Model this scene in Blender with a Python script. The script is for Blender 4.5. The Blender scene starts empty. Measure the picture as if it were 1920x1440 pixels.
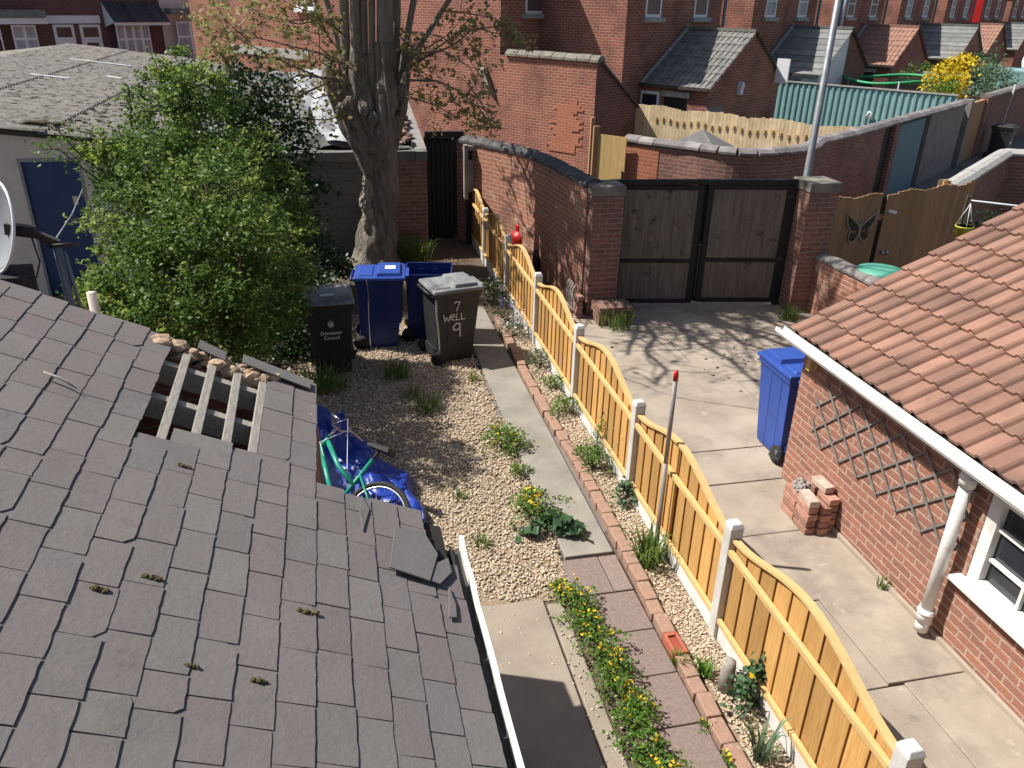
import bpy, bmesh, math, random
import numpy as np
from mathutils import Vector, Matrix
random.seed(7); RNG = np.random.default_rng(11)
S = bpy.context.scene
COL = S.collection
R = math.radians
# ------------------------------------------------------------------ camera
F_PX, PITCH, ROLL, YAW, CAM_H = 1498.0, R(25.73), R(1.38), R(12.92), 4.36
_fw = Vector((math.sin(YAW)*math.cos(PITCH), math.cos(YAW)*math.cos(PITCH), -math.sin(PITCH)))
_rt = Vector((math.cos(YAW), -math.sin(YAW), 0.0)); _up = _rt.cross(_fw)
RT = math.cos(ROLL)*_rt + math.sin(ROLL)*_up
UP = -math.sin(ROLL)*_rt + math.cos(ROLL)*_up
FW = _fw; EYE = Vector((0, 0, CAM_H))
cd = bpy.data.cameras.new('camera'); cam = bpy.data.objects.new('camera', cd); COL.objects.link(cam)
cd.sensor_fit = 'HORIZONTAL'; cd.sensor_width = 36.0; cd.lens = 36.0*F_PX/1920.0
cd.clip_start = 0.05; cd.clip_end = 2000
m = Matrix((RT, UP, -FW)).transposed().to_4x4(); m.translation = EYE
cam.matrix_world = m
S.camera = cam
# ------------------------------------------------------------------ sky, sun, exposure
SUNV = Vector((-.70, .27, 1.0)).normalized()          # towards the sun
w = bpy.data.worlds.new('World'); S.world = w; w.use_nodes = True
nt = w.node_tree; bg = nt.nodes['Background']
sky = nt.nodes.new('ShaderNodeTexSky'); sky.sky_type = 'NISHITA'; sky.sun_disc = False
sky.sun_elevation = math.asin(SUNV.z); sky.sun_rotation = math.atan2(SUNV.x, SUNV.y)
sky.dust_density = 2.0
nt.links.new(sky.outputs[0], bg.inputs[0]); bg.inputs[1].default_value = 0.075
ld = bpy.data.lights.new('sun', 'SUN'); ld.energy = 5.0; ld.angle = R(.5); ld.color = (1, .955, .88)
lo = bpy.data.objects.new('sun', ld); COL.objects.link(lo)
lo.rotation_euler = SUNV.to_track_quat('Z', 'Y').to_euler()
S.view_settings.view_transform = 'Standard'; S.view_settings.look = 'None'
S.view_settings.exposure = 0.5; S.view_settings.gamma = 1.0
# ------------------------------------------------------------------ measuring helpers (photo pixel -> point on a known plane)
def ray(px, py): return RT*((px-960)/F_PX) - UP*((py-720)/F_PX) + FW
def G(px, py, z=0.0):
    d = ray(px, py); return EYE + d*((z-CAM_H)/d.z)
def AX(px, py, X): d = ray(px, py); return EYE + d*(X/d.x)
def AY(px, py, Y): d = ray(px, py); return EYE + d*(Y/d.y)
U = Vector((.8, .6, 0)); V = Vector((.6, -.8, 0))      # the terrace: along the row / towards the alley
def W(u, v, z=0.0): return U*u + V*v + Vector((0, 0, z))
def PL(px, py, n, c):
    d = ray(px, py); return EYE + d*((c-EYE.dot(n))/d.dot(n))
def uof(px, py, v): return PL(px, py, V, v).dot(U)
Z3 = Vector((0, 0, 1))
def P3(p, z=0.0): return Vector((p[0], p[1], p[2] if len(p) > 2 else z))
# ------------------------------------------------------------------ mesh builder
class MB:
    def __init__(s): s.v = []; s.f = []; s.uv = []; s.sm = []
    def add(s, pts, faces, smooth=False, uvs=None):
        b = len(s.v); s.v.extend([Vector(p) for p in pts])
        for i, f in enumerate(faces):
            s.f.append([b+j for j in f]); s.sm.append(smooth); s.uv.append(uvs[i] if uvs else None)
    def face(s, pts, uv=None, smooth=False): s.add(pts, [list(range(len(pts)))], smooth, [uv] if uv else None)
    def hexa(s, p, smooth=False):           # 4 bottom (ccw) + 4 top
        s.add(p, [(3,2,1,0),(4,5,6,7),(0,1,5,4),(1,2,6,5),(2,3,7,6),(3,0,4,7)], smooth)
    def box(s, x0, x1, y0, y1, z0, z1):
        s.hexa([(x0,y0,z0),(x1,y0,z0),(x1,y1,z0),(x0,y1,z0),(x0,y0,z1),(x1,y0,z1),(x1,y1,z1),(x0,y1,z1)])
    def obox(s, c, a, b, d):                # centre + three half-axis vectors
        c = Vector(c); a = Vector(a); b = Vector(b); d = Vector(d)
        if a.cross(b).dot(d) < 0: a = -a
        s.hexa([c-a-b-d, c+a-b-d, c+a+b-d, c-a+b-d, c-a-b+d, c+a-b+d, c+a+b+d, c-a+b+d])
    def wbox(s, u0, u1, v0, v1, z0, z1):    # box in the terrace frame
        c = W((u0+u1)/2, (v0+v1)/2, (z0+z1)/2)
        s.obox(c, U*((u1-u0)/2), V*((v1-v0)/2), Z3*((z1-z0)/2))
    def bar(s, a, b, w, h, up=Z3):
        a = Vector(a); b = Vector(b); d = (b-a); t = d.normalized()
        x = t.cross(up)
        if x.length < 1e-5: x = t.cross(Vector((1,0,0)))
        x.normalize(); y = x.cross(t)
        s.obox((a+b)/2, d/2, x*(w/2), y*(h/2))
    def tube(s, pts, rad, n=8, cap=True):
        pts = [Vector(p) for p in pts]
        if not isinstance(rad, (list, tuple)): rad = [rad]*len(pts)
        vs = []; fs = []; x = None
        for i, p in enumerate(pts):
            t = (pts[min(i+1, len(pts)-1)]-pts[max(i-1, 0)])
            if t.length < 1e-7: t = Vector((0,0,1))
            t.normalize()
            if x is None: x = t.orthogonal().normalized()
            x = (x - t*x.dot(t))
            if x.length < 1e-5: x = t.orthogonal()
            x.normalize(); y = t.cross(x)
            for k in range(n):
                a = 2*math.pi*k/n; vs.append(p+(x*math.cos(a)+y*math.sin(a))*rad[i])
        for i in range(len(pts)-1):
            for k in range(n):
                k2 = (k+1) % n; fs.append((i*n+k, i*n+k2, (i+1)*n+k2, (i+1)*n+k))
        if cap: fs.append(tuple(range(n-1, -1, -1))); fs.append(tuple((len(pts)-1)*n+k for k in range(n)))
        s.add(vs, fs, True)
    def lathe(s, prof, o, n=20, ax=Z3):
        o = Vector(o); s.tube([o+Vector(ax)*z for r, z in prof], [max(r, .0005) for r, z in prof], n)
    def extr(s, poly, vec):                 # planar polygon pushed along vec
        poly = [Vector(p) for p in poly]; vec = Vector(vec); n = len(poly)
        nn = Vector((0,0,0))
        for i in range(n): nn += poly[i].cross(poly[(i+1) % n])
        if nn.dot(vec) < 0: poly = poly[::-1]
        s.add(poly+[p+vec for p in poly], [tuple(range(n-1, -1, -1)), tuple(range(n, 2*n))] +
              [(i, (i+1) % n, n+(i+1) % n, n+i) for i in range(n)])
    def ngonprism(s, pts, z0, z1): s.extr([(p[0], p[1], z0) for p in pts], (0, 0, z1-z0))
    def wall(s, pts, th, z0, z1):           # wall along a ground path, running brick uv; z1 number or list
        pts = [Vector((p[0], p[1], 0)) for p in pts]; n = len(pts)
        zs = z1 if isinstance(z1, (list, tuple)) else [z1]*n
        off = []
        for i in range(n):
            t = (pts[min(i+1, n-1)]-pts[max(i-1, 0)]).normalized(); off.append(Vector((-t.y, t.x, 0))*(th/2))
        L = [0]
        for i in range(1, n): L.append(L[-1]+(pts[i]-pts[i-1]).length)
        for i in range(n-1):
            a, b, oa, ob = pts[i], pts[i+1], off[i], off[i+1]
            for sg in (1, -1):
                q = [a+oa*sg+Z3*z0, b+ob*sg+Z3*z0, b+ob*sg+Z3*zs[i+1], a+oa*sg+Z3*zs[i]]
                uv = [(L[i], z0), (L[i+1], z0), (L[i+1], zs[i+1]), (L[i], zs[i])]
                if sg > 0: q = q[::-1]; uv = uv[::-1]
                s.face(q, uv)
            s.face([a+oa+Z3*zs[i], a-oa+Z3*zs[i], b-ob+Z3*zs[i+1], b+ob+Z3*zs[i+1]])
        for i in (0, n-1):
            q = [pts[i]+off[i]+Z3*z0, pts[i]-off[i]+Z3*z0, pts[i]-off[i]+Z3*zs[i], pts[i]+off[i]+Z3*zs[i]]
            s.face(q if i == 0 else q[::-1])
def mesh_from(name, mb, mat=None, shift=None):
    me = bpy.data.meshes.new(name)
    vs = mb.v if shift is None else [v-shift for v in mb.v]
    me.from_pydata([tuple(v) for v in vs], [], mb.f); 
    ul = me.uv_layers.new(name='uv')
    data = np.zeros((len(me.loops), 2), dtype=np.float32); li = 0
    for i, f in enumerate(mb.f):
        if mb.uv[i] is not None:
            for k in range(len(f)): data[li+k] = mb.uv[i][k]
        else:
            a, b, c = mb.v[f[0]], mb.v[f[1]], mb.v[f[2]]
            nn = (b-a).cross(c-a)
            if len(f) > 3: nn += (c-a).cross(mb.v[f[3]]-a)
            if nn.length > 1e-12: nn.normalize()
            if abs(nn.z) > .75:
                for k in range(len(f)): p = mb.v[f[k]]; data[li+k] = (p.x, p.y)
            else:
                t = Vector((-nn.y, nn.x, 0))
                if t.length > 1e-9: t.normalize()
                for k in range(len(f)): p = mb.v[f[k]]; data[li+k] = (t.dot(p), p.z)
        li += len(f)
    ul.data.foreach_set('uv', data.ravel())
    me.polygons.foreach_set('use_smooth', mb.sm)
    if mat: me.materials.append(mat)
    me.update(); return me
def obj(name, mb, mat, parent=None, local=False, bevel=0, subd=0):
    sh = None
    if parent is not None and not local:
        sh = parent['_o'] if '_o' in parent else None
        sh = Vector(parent['_o']) if sh is not None else None
    o = bpy.data.objects.new(name, mesh_from(name, mb, mat, sh)); COL.objects.link(o)
    if parent is not None:
        o.parent = parent
        if '_o' in parent: o['_o'] = list(parent['_o'])
    if bevel:
        b = o.modifiers.new('bevel', 'BEVEL'); b.width = bevel; b.segments = 2; b.limit_method = 'ANGLE'; b.angle_limit = R(35)
    if subd:
        b = o.modifiers.new('sub', 'SUBSURF'); b.levels = subd; b.render_levels = subd
    return o
def tag(o, label=None, cat=None, group=None, kind=None):
    if label: o['label'] = label
    if cat: o['category'] = cat
    if group: o['group'] = group
    if kind: o['kind'] = kind
    return o
def thing(name, label, cat, loc=(0, 0, 0), group=None, rz=0):
    o = bpy.data.objects.new(name, None); COL.objects.link(o); o.empty_display_size = .1
    o.location = loc; o.rotation_euler = (0, 0, rz); o['_o'] = list(loc)
    return tag(o, label, cat, group)
def copy_tree(o, parent=None):
    c = o.copy(); COL.objects.link(c); c.parent = parent
    for ch in [x for x in list(COL.objects) if x.parent == o]: copy_tree(ch, c)
    return c
def raw(name, verts, faces, mat, parent=None, smooth=False):   # numpy verts (N,3), faces (M,k)
    me = bpy.data.meshes.new(name); k = faces.shape[1]
    if parent is not None and '_o' in parent: verts = verts - np.array(list(parent['_o']))
    me.vertices.add(len(verts)); me.vertices.foreach_set('co', verts.astype(np.float32).ravel())
    me.loops.add(faces.size); me.loops.foreach_set('vertex_index', faces.astype(np.int32).ravel())
    me.polygons.add(len(faces)); me.polygons.foreach_set('loop_start', np.arange(0, faces.size, k, dtype=np.int32))
    if smooth: me.polygons.foreach_set('use_smooth', np.ones(len(faces), dtype=bool))
    me.update(calc_edges=True); me.materials.append(mat)
    o = bpy.data.objects.new(name, me); COL.objects.link(o)
    if parent is not None: o.parent = parent
    return o
# ------------------------------------------------------------------ materials
def _mat(name):
    mt = bpy.data.materials.new(name); mt.use_nodes = True; n = mt.node_tree
    return mt, n, n.nodes['Principled BSDF']
def _noise(n, vec, scale, detail=5, rough=.6, dist=0):
    t = n.nodes.new('ShaderNodeTexNoise'); t.inputs['Scale'].default_value = scale
    t.inputs['Detail'].default_value = detail; t.inputs['Roughness'].default_value = rough; t.inputs['Distortion'].default_value = dist
    if vec is not None: n.links.new(vec, t.inputs['Vector'])
    return t.outputs['Fac']
def _ramp(n, fac, lo, hi):
    r = n.nodes.new('ShaderNodeMapRange'); r.inputs[1].default_value = lo; r.inputs[2].default_value = hi
    n.links.new(fac, r.inputs[0]); return r.outputs[0]
def _mix(n, fac, a, b, mode='MIX'):
    x = n.nodes.new('ShaderNodeMix'); x.data_type = 'RGBA'; x.blend_type = mode
    if isinstance(fac, (int, float)): x.inputs[0].default_value = fac
    else: n.links.new(fac, x.inputs[0])
    for i, c in ((6, a), (7, b)):
        if isinstance(c, tuple): x.inputs[i].default_value = (*c[:3], 1)
        else: n.links.new(c, x.inputs[i])
    return x.outputs[2]
def _coord(n, kind='Object', scale=None):
    t = n.nodes.new('ShaderNodeTexCoord'); o = t.outputs[kind]
    if scale:
        mp = n.nodes.new('ShaderNodeMapping'); mp.inputs['Scale'].default_value = scale; n.links.new(o, mp.inputs[0]); o = mp.outputs[0]
    return o
def _bump(n, fac, bs, strength, dist=.02):
    b = n.nodes.new('ShaderNodeBump'); b.inputs['Strength'].default_value = strength; b.inputs['Distance'].default_value = dist
    n.links.new(fac, b.inputs['Height']); n.links.new(b.outputs[0], bs.inputs['Normal'])
def mat(name, c1, c2=None, scale=6, rough=.8, bump=.3, bscale=60, stretch=None, island=0, spots=None, spec=.4, metal=0, ic=None, lo=.35, hi=.65, bd=.01):
    mt, n, b = _mat(name); co = _coord(n, 'Object', stretch)
    c2 = c2 or tuple(x*.75 for x in c1)
    col = _mix(n, _ramp(n, _noise(n, co, scale), lo, hi), c1, c2)
    if ic or island:
        g = n.nodes.new('ShaderNodeNewGeometry')
        if ic:
            cr = n.nodes.new('ShaderNodeValToRGB'); cr.color_ramp.elements.remove(cr.color_ramp.elements[1])
            for i, c in enumerate(ic):
                e = cr.color_ramp.elements[0] if i == 0 else cr.color_ramp.elements.new(i/max(1, len(ic)-1))
                e.position = i/max(1, len(ic)-1); e.color = (*c, 1)
            n.links.new(g.outputs['Random Per Island'], cr.inputs[0])
            col = _mix(n, island or .7, col, cr.outputs[0])
        else:
            mr = n.nodes.new('ShaderNodeMapRange'); mr.inputs[3].default_value = 1-island; mr.inputs[4].default_value = 1+island
            n.links.new(g.outputs['Random Per Island'], mr.inputs[0])
            cx = n.nodes.new('ShaderNodeCombineColor')
            for i in range(3): n.links.new(mr.outputs[0], cx.inputs[i])
            col = _mix(n, 1.0, col, cx.outputs[0], 'MULTIPLY')
    if spots:                                # (colour, scale, lo, hi)
        for sp in (spots if isinstance(spots, list) else [spots]):
            col = _mix(n, _ramp(n, _noise(n, _coord(n), sp[1], 6, .7), sp[2], sp[3]), col, sp[0])
    n.links.new(col, b.inputs['Base Color']); b.inputs['Roughness'].default_value = rough
    b.inputs['Specular IOR Level'].default_value = spec; b.inputs['Metallic'].default_value = metal
    if bump: _bump(n, _noise(n, co, bscale, 6), b, bump, bd)
    return mt
def brick(name, c1, c2, mortar, dirt=(.05, .045, .04), dlo=.52, dhi=.8, pale=None, msize=.009):
    mt, n, b = _mat(name); uv = _coord(n, 'UV')
    nz = n.nodes.new('ShaderNodeTexNoise'); nz.inputs['Scale'].default_value = 9; n.links.new(uv, nz.inputs['Vector'])
    ad = n.nodes.new('ShaderNodeMixRGB'); ad.blend_type = 'LINEAR_LIGHT'; ad.inputs[0].default_value = .006
    n.links.new(uv, ad.inputs[1]); n.links.new(nz.outputs['Color'], ad.inputs[2])
    t = n.nodes.new('ShaderNodeTexBrick'); n.links.new(ad.outputs[0], t.inputs['Vector'])
    t.inputs['Color1'].default_value = (*c1, 1); t.inputs['Color2'].default_value = (*c2, 1); t.inputs['Mortar'].default_value = (*mortar, 1)
    t.inputs['Scale'].default_value = 1; t.inputs['Brick Width'].default_value = .225; t.inputs['Row Height'].default_value = .075
    t.inputs['Mortar Size'].default_value = msize; t.inputs['Mortar Smooth'].default_value = .3; t.inputs['Bias'].default_value = -.1
    ob = _coord(n)
    col = _mix(n, _ramp(n, _noise(n, ob, 30, 4), .3, .75), t.outputs['Color'], tuple(x*.55 for x in c1), 'MIX')
    col = _mix(n, .55, t.outputs['Color'], col)
    col = _mix(n, _ramp(n, _noise(n, ob, 1.3, 6, .65), dlo, dhi), col, dirt)
    if pale: col = _mix(n, _ramp(n, _noise(n, ob, 2.1, 6, .7, .5), .58, .72), col, pale)
    n.links.new(col, b.inputs['Base Color']); b.inputs['Roughness'].default_value = .9; b.inputs['Specular IOR Level'].default_value = .25
    mth = n.nodes.new('ShaderNodeMath'); mth.operation = 'MULTIPLY_ADD'; mth.inputs[1].default_value = -1.0
    n.links.new(t.outputs['Fac'], mth.inputs[0]); n.links.new(_noise(n, ob, 45, 5), mth.inputs[2])
    _bump(n, mth.outputs[0], b, .6, .012)
    return mt
def leaf(name, cols, rough=.5, trans=.35, spec=.4):
    mt, n, b = _mat(name); g = n.nodes.new('ShaderNodeNewGeometry')
    cr = n.nodes.new('ShaderNodeValToRGB'); els = cr.color_ramp.elements; els.remove(els[1])
    for i, c in enumerate(cols):
        e = els[0] if i == 0 else els.new(i/(len(cols)-1)); e.position = i/(len(cols)-1); e.color = (*c, 1)
    n.links.new(g.outputs['Random Per Island'], cr.inputs[0]); n.links.new(cr.outputs[0], b.inputs['Base Color'])
    b.inputs['Roughness'].default_value = rough; b.inputs['Specular IOR Level'].default_value = spec
    tr = n.nodes.new('ShaderNodeBsdfTranslucent'); n.links.new(cr.outputs[0], tr.inputs[0])
    mx = n.nodes.new('ShaderNodeMixShader'); mx.inputs[0].default_value = trans
    n.links.new(b.outputs[0], mx.inputs[1]); n.links.new(tr.outputs[0], mx.inputs[2])
    n.links.new(mx.outputs[0], n.nodes['Material Output'].inputs[0])
    return mt
M = {}
M['slate'] = mat('slate', (.168,.156,.148), (.125,.117,.112), 7, .85, .3, 45, island=.62, spots=[((.185,.158,.155), 3.5, .52, .68), ((.125,.12,.115), 2.2, .56, .72), ((.13,.125,.12), 60, .62, .7), ((.36,.35,.32), 70, .73, .77), ((.25,.24,.22), 12, .66, .76), ((.09,.085,.08), 5, .62, .8)],
                 ic=[(.155,.148,.142), (.175,.14,.137), (.17,.16,.148), (.18,.145,.14), (.148,.144,.142), (.165,.125,.124), (.188,.176,.163), (.14,.135,.13)], spec=.35)
M['slate_far'] = mat('slate_far', (.22,.22,.21), (.15,.155,.155), 3, .7, .3, 30, island=.2)
M['tile_red'] = mat('tile_red', (.30,.163,.115), (.20,.112,.085), 2.2, .85, .4, 70, island=.2, spots=[((.13,.085,.07), 3, .6, .74), ((.07,.055,.045), 14, .68, .76), ((.36,.24,.2), 18, .7, .78)])
M['tile_brown'] = mat('tile_brown', (.36,.2,.14), (.24,.13,.10), 5, .85, .4, 30)
M['tile_dark'] = mat('tile_dark', (.22,.21,.19), (.12,.12,.115), 4, .8, .4, 30)
M['bronze'] = mat('worn bronze', (.50,.43,.31), (.3,.25,.17), 9, .7, .2, 40)
M['brick_pale'] = mat('mortar covered brick', (.60,.50,.42), (.42,.27,.21), 9, .9, .5, 60)
M['lath'] = mat('weathered lath', (.40,.37,.33), (.26,.235,.2), 12, .9, .5, 50, stretch=(10,1,10), spots=((.08,.07,.06), 22, .66, .72))
M['rubble'] = mat('rubble', (.50,.36,.24), (.30,.21,.14), 14, .95, .8, 40)
M['render_cream'] = mat('cream render', (.68,.60,.53), (.58,.51,.45), 3, .9, .3, 40, spots=((.25,.2,.17), 14, .68, .8))
M['white'] = mat('white paint', (.78,.77,.74), (.66,.645,.6), 5, .55, .15, 30, spots=[((.42,.39,.34), 5, .6, .76), ((.22,.2,.17), 16, .67, .76)])
M['white_far'] = mat('white upvc', (.84,.85,.86), (.74,.75,.77), 2, .5, 0)
M['stone'] = mat('sill stone', (.42,.41,.38), (.3,.29,.27), 6, .85, .3, 40)
M['asbestos'] = mat('asbestos sheet', (.26,.243,.222), (.155,.145,.132), 5, .95, .7, 35, stretch=(1,3,3), spots=[((.045,.045,.03), 7, .53, .61), ((.1,.06,.035), 2.2, .66, .74)])
M['door_blue'] = mat('blue door', (.022,.052,.15), (.017,.04,.12), 5, .5, .1, 20)
M['metal'] = mat('galvanised', (.27,.28,.30), (.19,.20,.21), 8, .5, .1, 30, metal=.4)
M['rust_pole'] = mat('pole steel', (.35,.34,.33), (.24,.19,.16), 7, .6, .2, 40, stretch=(1,1,.2), metal=.3)
M['red_paint'] = mat('red paint', (.5,.02,.02), (.4,.015,.015), 8, .4, .1, 30)
M['dish'] = mat('dish grey', (.27,.28,.30), (.22,.23,.25), 6, .4, .05, 30)
M['black_pl'] = mat('black plastic', (.018,.018,.02), (.028,.028,.03), 6, .5, .15, 90)
M['black_lid'] = mat('bleached black plastic', (.24,.25,.25), (.09,.095,.1), 4, .7, .2, 60, lo=.4, hi=.66)
M['blue_sunlit'] = mat('blue plastic', (.035,.085,.36), (.026,.066,.29), 6, .42, .1, 90)  # brighter copy of the bin blue: sunlight on the plastic put into the colour
M['blue_shaded'] = mat('shaded blue plastic', (.014,.034,.17), (.012,.028,.13), 6, .45, .1, 90)  # darker copy for the garden bin bodies: their shade put into the colour
M['rubber'] = mat('rubber', (.02,.02,.02), (.03,.03,.03), 8, .8, .2, 60)
M['paint_mark'] = mat('brushed white paint', (.62,.62,.6), (.36,.36,.35), 30, .7, .2, 60)
M['tarp'] = mat('blue tarpaulin', (.012,.045,.33), (.010,.034,.25), 5, .38, .25, 30, spec=.6)
M['teal_paint'] = mat('teal paint', (.02,.27,.19), (.015,.21,.15), 6, .35, .05, 30)
M['chrome'] = mat('dull chrome', (.5,.5,.5), (.35,.35,.35), 9, .3, 0, metal=.9)
M['post_conc'] = mat('fence post concrete', (.58,.565,.53), (.47,.45,.42), 5, .9, .3, 60, spots=((.3,.28,.24), 9, .66, .8))
M['gravel_board'] = mat('pale gravel board', (.72,.72,.69), (.6,.59,.56), 4, .85, .3, 60, spots=((.4,.36,.3), 8, .66, .78))
M['wood_new'] = mat('treated boards', (.56,.325,.11), (.42,.225,.07), 4, .75, .3, 40, stretch=(14,14,.8), island=.26, spots=((.30,.13,.035), 5, .67, .74))
M['wood_rail'] = mat('treated rail', (.66,.45,.20), (.54,.35,.14), 6, .75, .3, 40, stretch=(14,1,14), spots=((.25,.12,.04), 7, .7, .76))
M['wood_pale'] = mat('pale pickets', (.62,.50,.32), (.5,.38,.22), 5, .8, .3, 30, island=.14)
M['wood_gold'] = mat('gold boards', (.52,.37,.155), (.43,.29,.11), 5, .8, .3, 30, stretch=(8,8,1), island=.1)
M['wood_brown'] = mat('brown boards', (.40,.235,.12), (.31,.175,.085), 5, .8, .3, 30, stretch=(10,10,1), island=.14)
M['wood_black'] = mat('black timber', (.012,.012,.012), (.02,.019,.018), 6, .7, .3, 40)
M['ply'] = mat('weathered ply', (.23,.195,.15), (.11,.095,.075), 3, .85, .4, 30, stretch=(7,7,.6), spots=[((.30,.23,.14), 3.5, .6, .76), ((.03,.028,.025), 5, .58, .7)], lo=.3, hi=.7)
M['coping_dark'] = mat('dark coping', (.11,.105,.105), (.06,.058,.06), 6, .8, .5, 40, island=.3)
M['coping_grey'] = mat('grey coping', (.27,.245,.235), (.17,.15,.15), 5, .85, .4, 40, island=.25)
M['cap'] = mat('pier cap', (.25,.23,.19), (.14,.13,.11), 6, .9, .4, 40)
M['conc_block'] = mat('concrete block', (.17,.165,.16), (.12,.118,.115), 4, .95, .4, 40)
M['conc_pale'] = mat('pale concrete panel', (.30,.28,.26), (.22,.2,.19), 4, .95, .4, 40)
M['conc_render'] = mat('alley render', (.27,.24,.22), (.2,.175,.16), 3, .95, .4, 40)
M['teal_sheet'] = mat('teal sheet', (.22,.38,.38), (.19,.33,.335), 3, .5, .1, 20)
M['teal_door'] = mat('faded teal door', (.17,.27,.30), (.12,.2,.23), 4, .8, .3, 30, stretch=(8,8,1))
M['bark'] = mat('bark', (.30,.262,.22), (.13,.11,.09), 5, .95, 1.0, 13, bd=.05, stretch=(3,3,.7), spots=[((.035,.045,.04), 2.2, .58, .7), ((.42,.37,.29), 3.2, .66, .72)])
M['bark_pale'] = mat('torn pale bark', (.42,.36,.28), (.2,.165,.13), 6, .95, .9, 22, stretch=(3,3,.7), spots=((.07,.06,.05), 5, .58, .68))
M['bark_light'] = mat('limb bark', (.31,.28,.24), (.19,.168,.145), 6, .95, .9, 20, bd=.03, stretch=(3,3,.6))
M['stem'] = mat('stems', (.12,.09,.06), (.08,.06,.04), 9, .9, .2, 40)
M['tarp_grey'] = mat('grey sheeting', (.10,.10,.10), (.2,.2,.2), 1.5, .8, .5, 9, lo=.42, hi=.6)
M['tarp_pale'] = mat('pale sheeting', (.5,.51,.53), (.33,.34,.36), 2, .6, .5, 9)
M['debris'] = mat('debris', (.35,.22,.16), (.06,.05,.045), 9, .95, .9, 25)
M['brick_gable'] = brick('brick gable', (.40,.128,.08), (.26,.085,.06), (.44,.33,.26), dirt=(.15,.07,.055), dlo=.44, dhi=.78, msize=.013)
M['brick_shaded'] = brick('brick shaded side', (.20,.075,.068), (.14,.06,.058), (.27,.22,.2))  # darker copy of the gable brick, with shade put into its colour
M['brick_old'] = brick('brick old yard', (.31,.14,.105), (.19,.098,.083), (.33,.275,.23), dirt=(.09,.07,.062), dlo=.5, dhi=.8)
M['brick_curve'] = brick('brick weathered', (.45,.185,.115), (.29,.14,.10), (.5,.41,.33), pale=(.58,.45,.34), dirt=(.14,.09,.075), dlo=.55, dhi=.78)
M['brick_out'] = brick('brick outhouse', (.38,.17,.115), (.24,.12,.098), (.47,.34,.26), dirt=(.15,.09,.075), dlo=.6, dhi=.9, msize=.011)
M['brick_new'] = brick('brick repair', (.48,.165,.085), (.38,.125,.07), (.42,.3,.22), dirt=(.3,.1,.05))
M['brick_loose'] = mat('loose brick', (.40,.22,.16), (.30,.15,.11), 16, .9, .5, 60, island=.3, spots=((.55,.47,.4), 14, .6, .7))
M['edging'] = mat('edging brick', (.40,.25,.18), (.30,.19,.145), 12, .9, .5, 60, island=.28, spots=((.45,.36,.27), 9, .55, .75))
M['edging_red'] = mat('red frogged brick', (.42,.13,.075), (.34,.1,.06), 12, .85, .4, 60)
M['edging_frog'] = mat('brick frog', (.30,.075,.04), (.25,.06,.035), 12, .85, .4, 60)
M['drive'] = mat('driveway concrete', (.40,.338,.272), (.29,.242,.192), 1.6, .92, .5, 90, spots=[((.24,.20,.17), .9, .52, .68), ((.50,.45,.39), 5, .62, .76), ((.17,.145,.125), 3.2, .64, .72), ((.2,.17,.15), 30, .66, .76), ((.48,.43,.37), 130, .6, .68)])
M['patio'] = mat('patio concrete', (.33,.28,.22), (.25,.21,.165), 2, .92, .5, 90, spots=[((.17,.15,.125), 1.3, .6, .75), ((.15,.13,.11), 40, .72, .78)])
M['pathc'] = mat('path concrete', (.30,.275,.235), (.21,.192,.165), 2.2, .92, .4, 90, spots=[((.26,.19,.11), 3, .63, .75), ((.18,.17,.15), 38, .7, .77)])
M['paver'] = mat('red-grey paving slab', (.27,.205,.18), (.2,.155,.135), 45, .95, .7, 150, island=.14, spots=((.33,.25,.22), 60, .6, .7))
M['gravel_bed'] = mat('gravel bed', (.38,.29,.19), (.19,.14,.10), 45, .95, 1.0, 70)
M['stones'] = mat('gravel stones', (.5,.38,.25), (.4,.3,.2), 30, .85, .2, 60, island=.9,
                  ic=[(.54,.42,.28), (.42,.32,.22), (.56,.48,.36), (.34,.27,.21), (.5,.40,.28), (.58,.52,.45), (.44,.36,.28), (.52,.42,.30)])
M['soil'] = mat('soil', (.13,.095,.065), (.075,.055,.04), 12, .95, .8, 50)
M['earth'] = mat('ground', (.17,.14,.11), (.1,.085,.065), 2, .95, .6, 30)
M['road'] = mat('asphalt', (.10,.095,.09), (.07,.068,.065), 2, .95, .4, 60)
M['alley'] = mat('alley concrete', (.20,.18,.165), (.14,.125,.115), 1.2, .95, .4, 40, spots=((.09,.085,.08), 2, .6, .7))
M['moss'] = mat('moss', (.06,.055,.022), (.11,.08,.035), 30, .95, .9, 90)
M['trellis'] = mat('grey trellis', (.22,.205,.19), (.15,.14,.13), 9, .85, .2, 40)
M['dark'] = mat('dark interior', (.02,.018,.016), (.03,.026,.022), 3, .95, 0)
M['black_brick'] = brick('near-black brick', (.035,.035,.04), (.025,.025,.03), (.06,.06,.065))
M['glass'] = mat('window glass', (.03,.035,.042), (.02,.024,.03), 2, .06, 0, spec=.7)
M['curtain'] = mat('net curtain glass', (.42,.46,.52), (.24,.28,.34), 2, .12, 0, spec=.6, stretch=(5,5,.5))
M['pink_curtain'] = mat('curtain behind glass', (.16,.11,.115), (.11,.08,.085), 4, .12, 0, spec=.6, stretch=(8,8,.5))
M['iron'] = mat('dark iron', (.035,.033,.03), (.06,.055,.05), 9, .6, .2, 40)
M['net'] = mat('trampoline net', (.03,.05,.045), (.02,.03,.03), 9, .9, 0)
M['green_pad'] = mat('green pad', (.03,.33,.13), (.02,.26,.1), 5, .5, .05, 30)
M['yellow_pl'] = mat('yellow pot', (.42,.40,.04), (.34,.32,.03), 6, .5, .05, 30)
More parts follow.
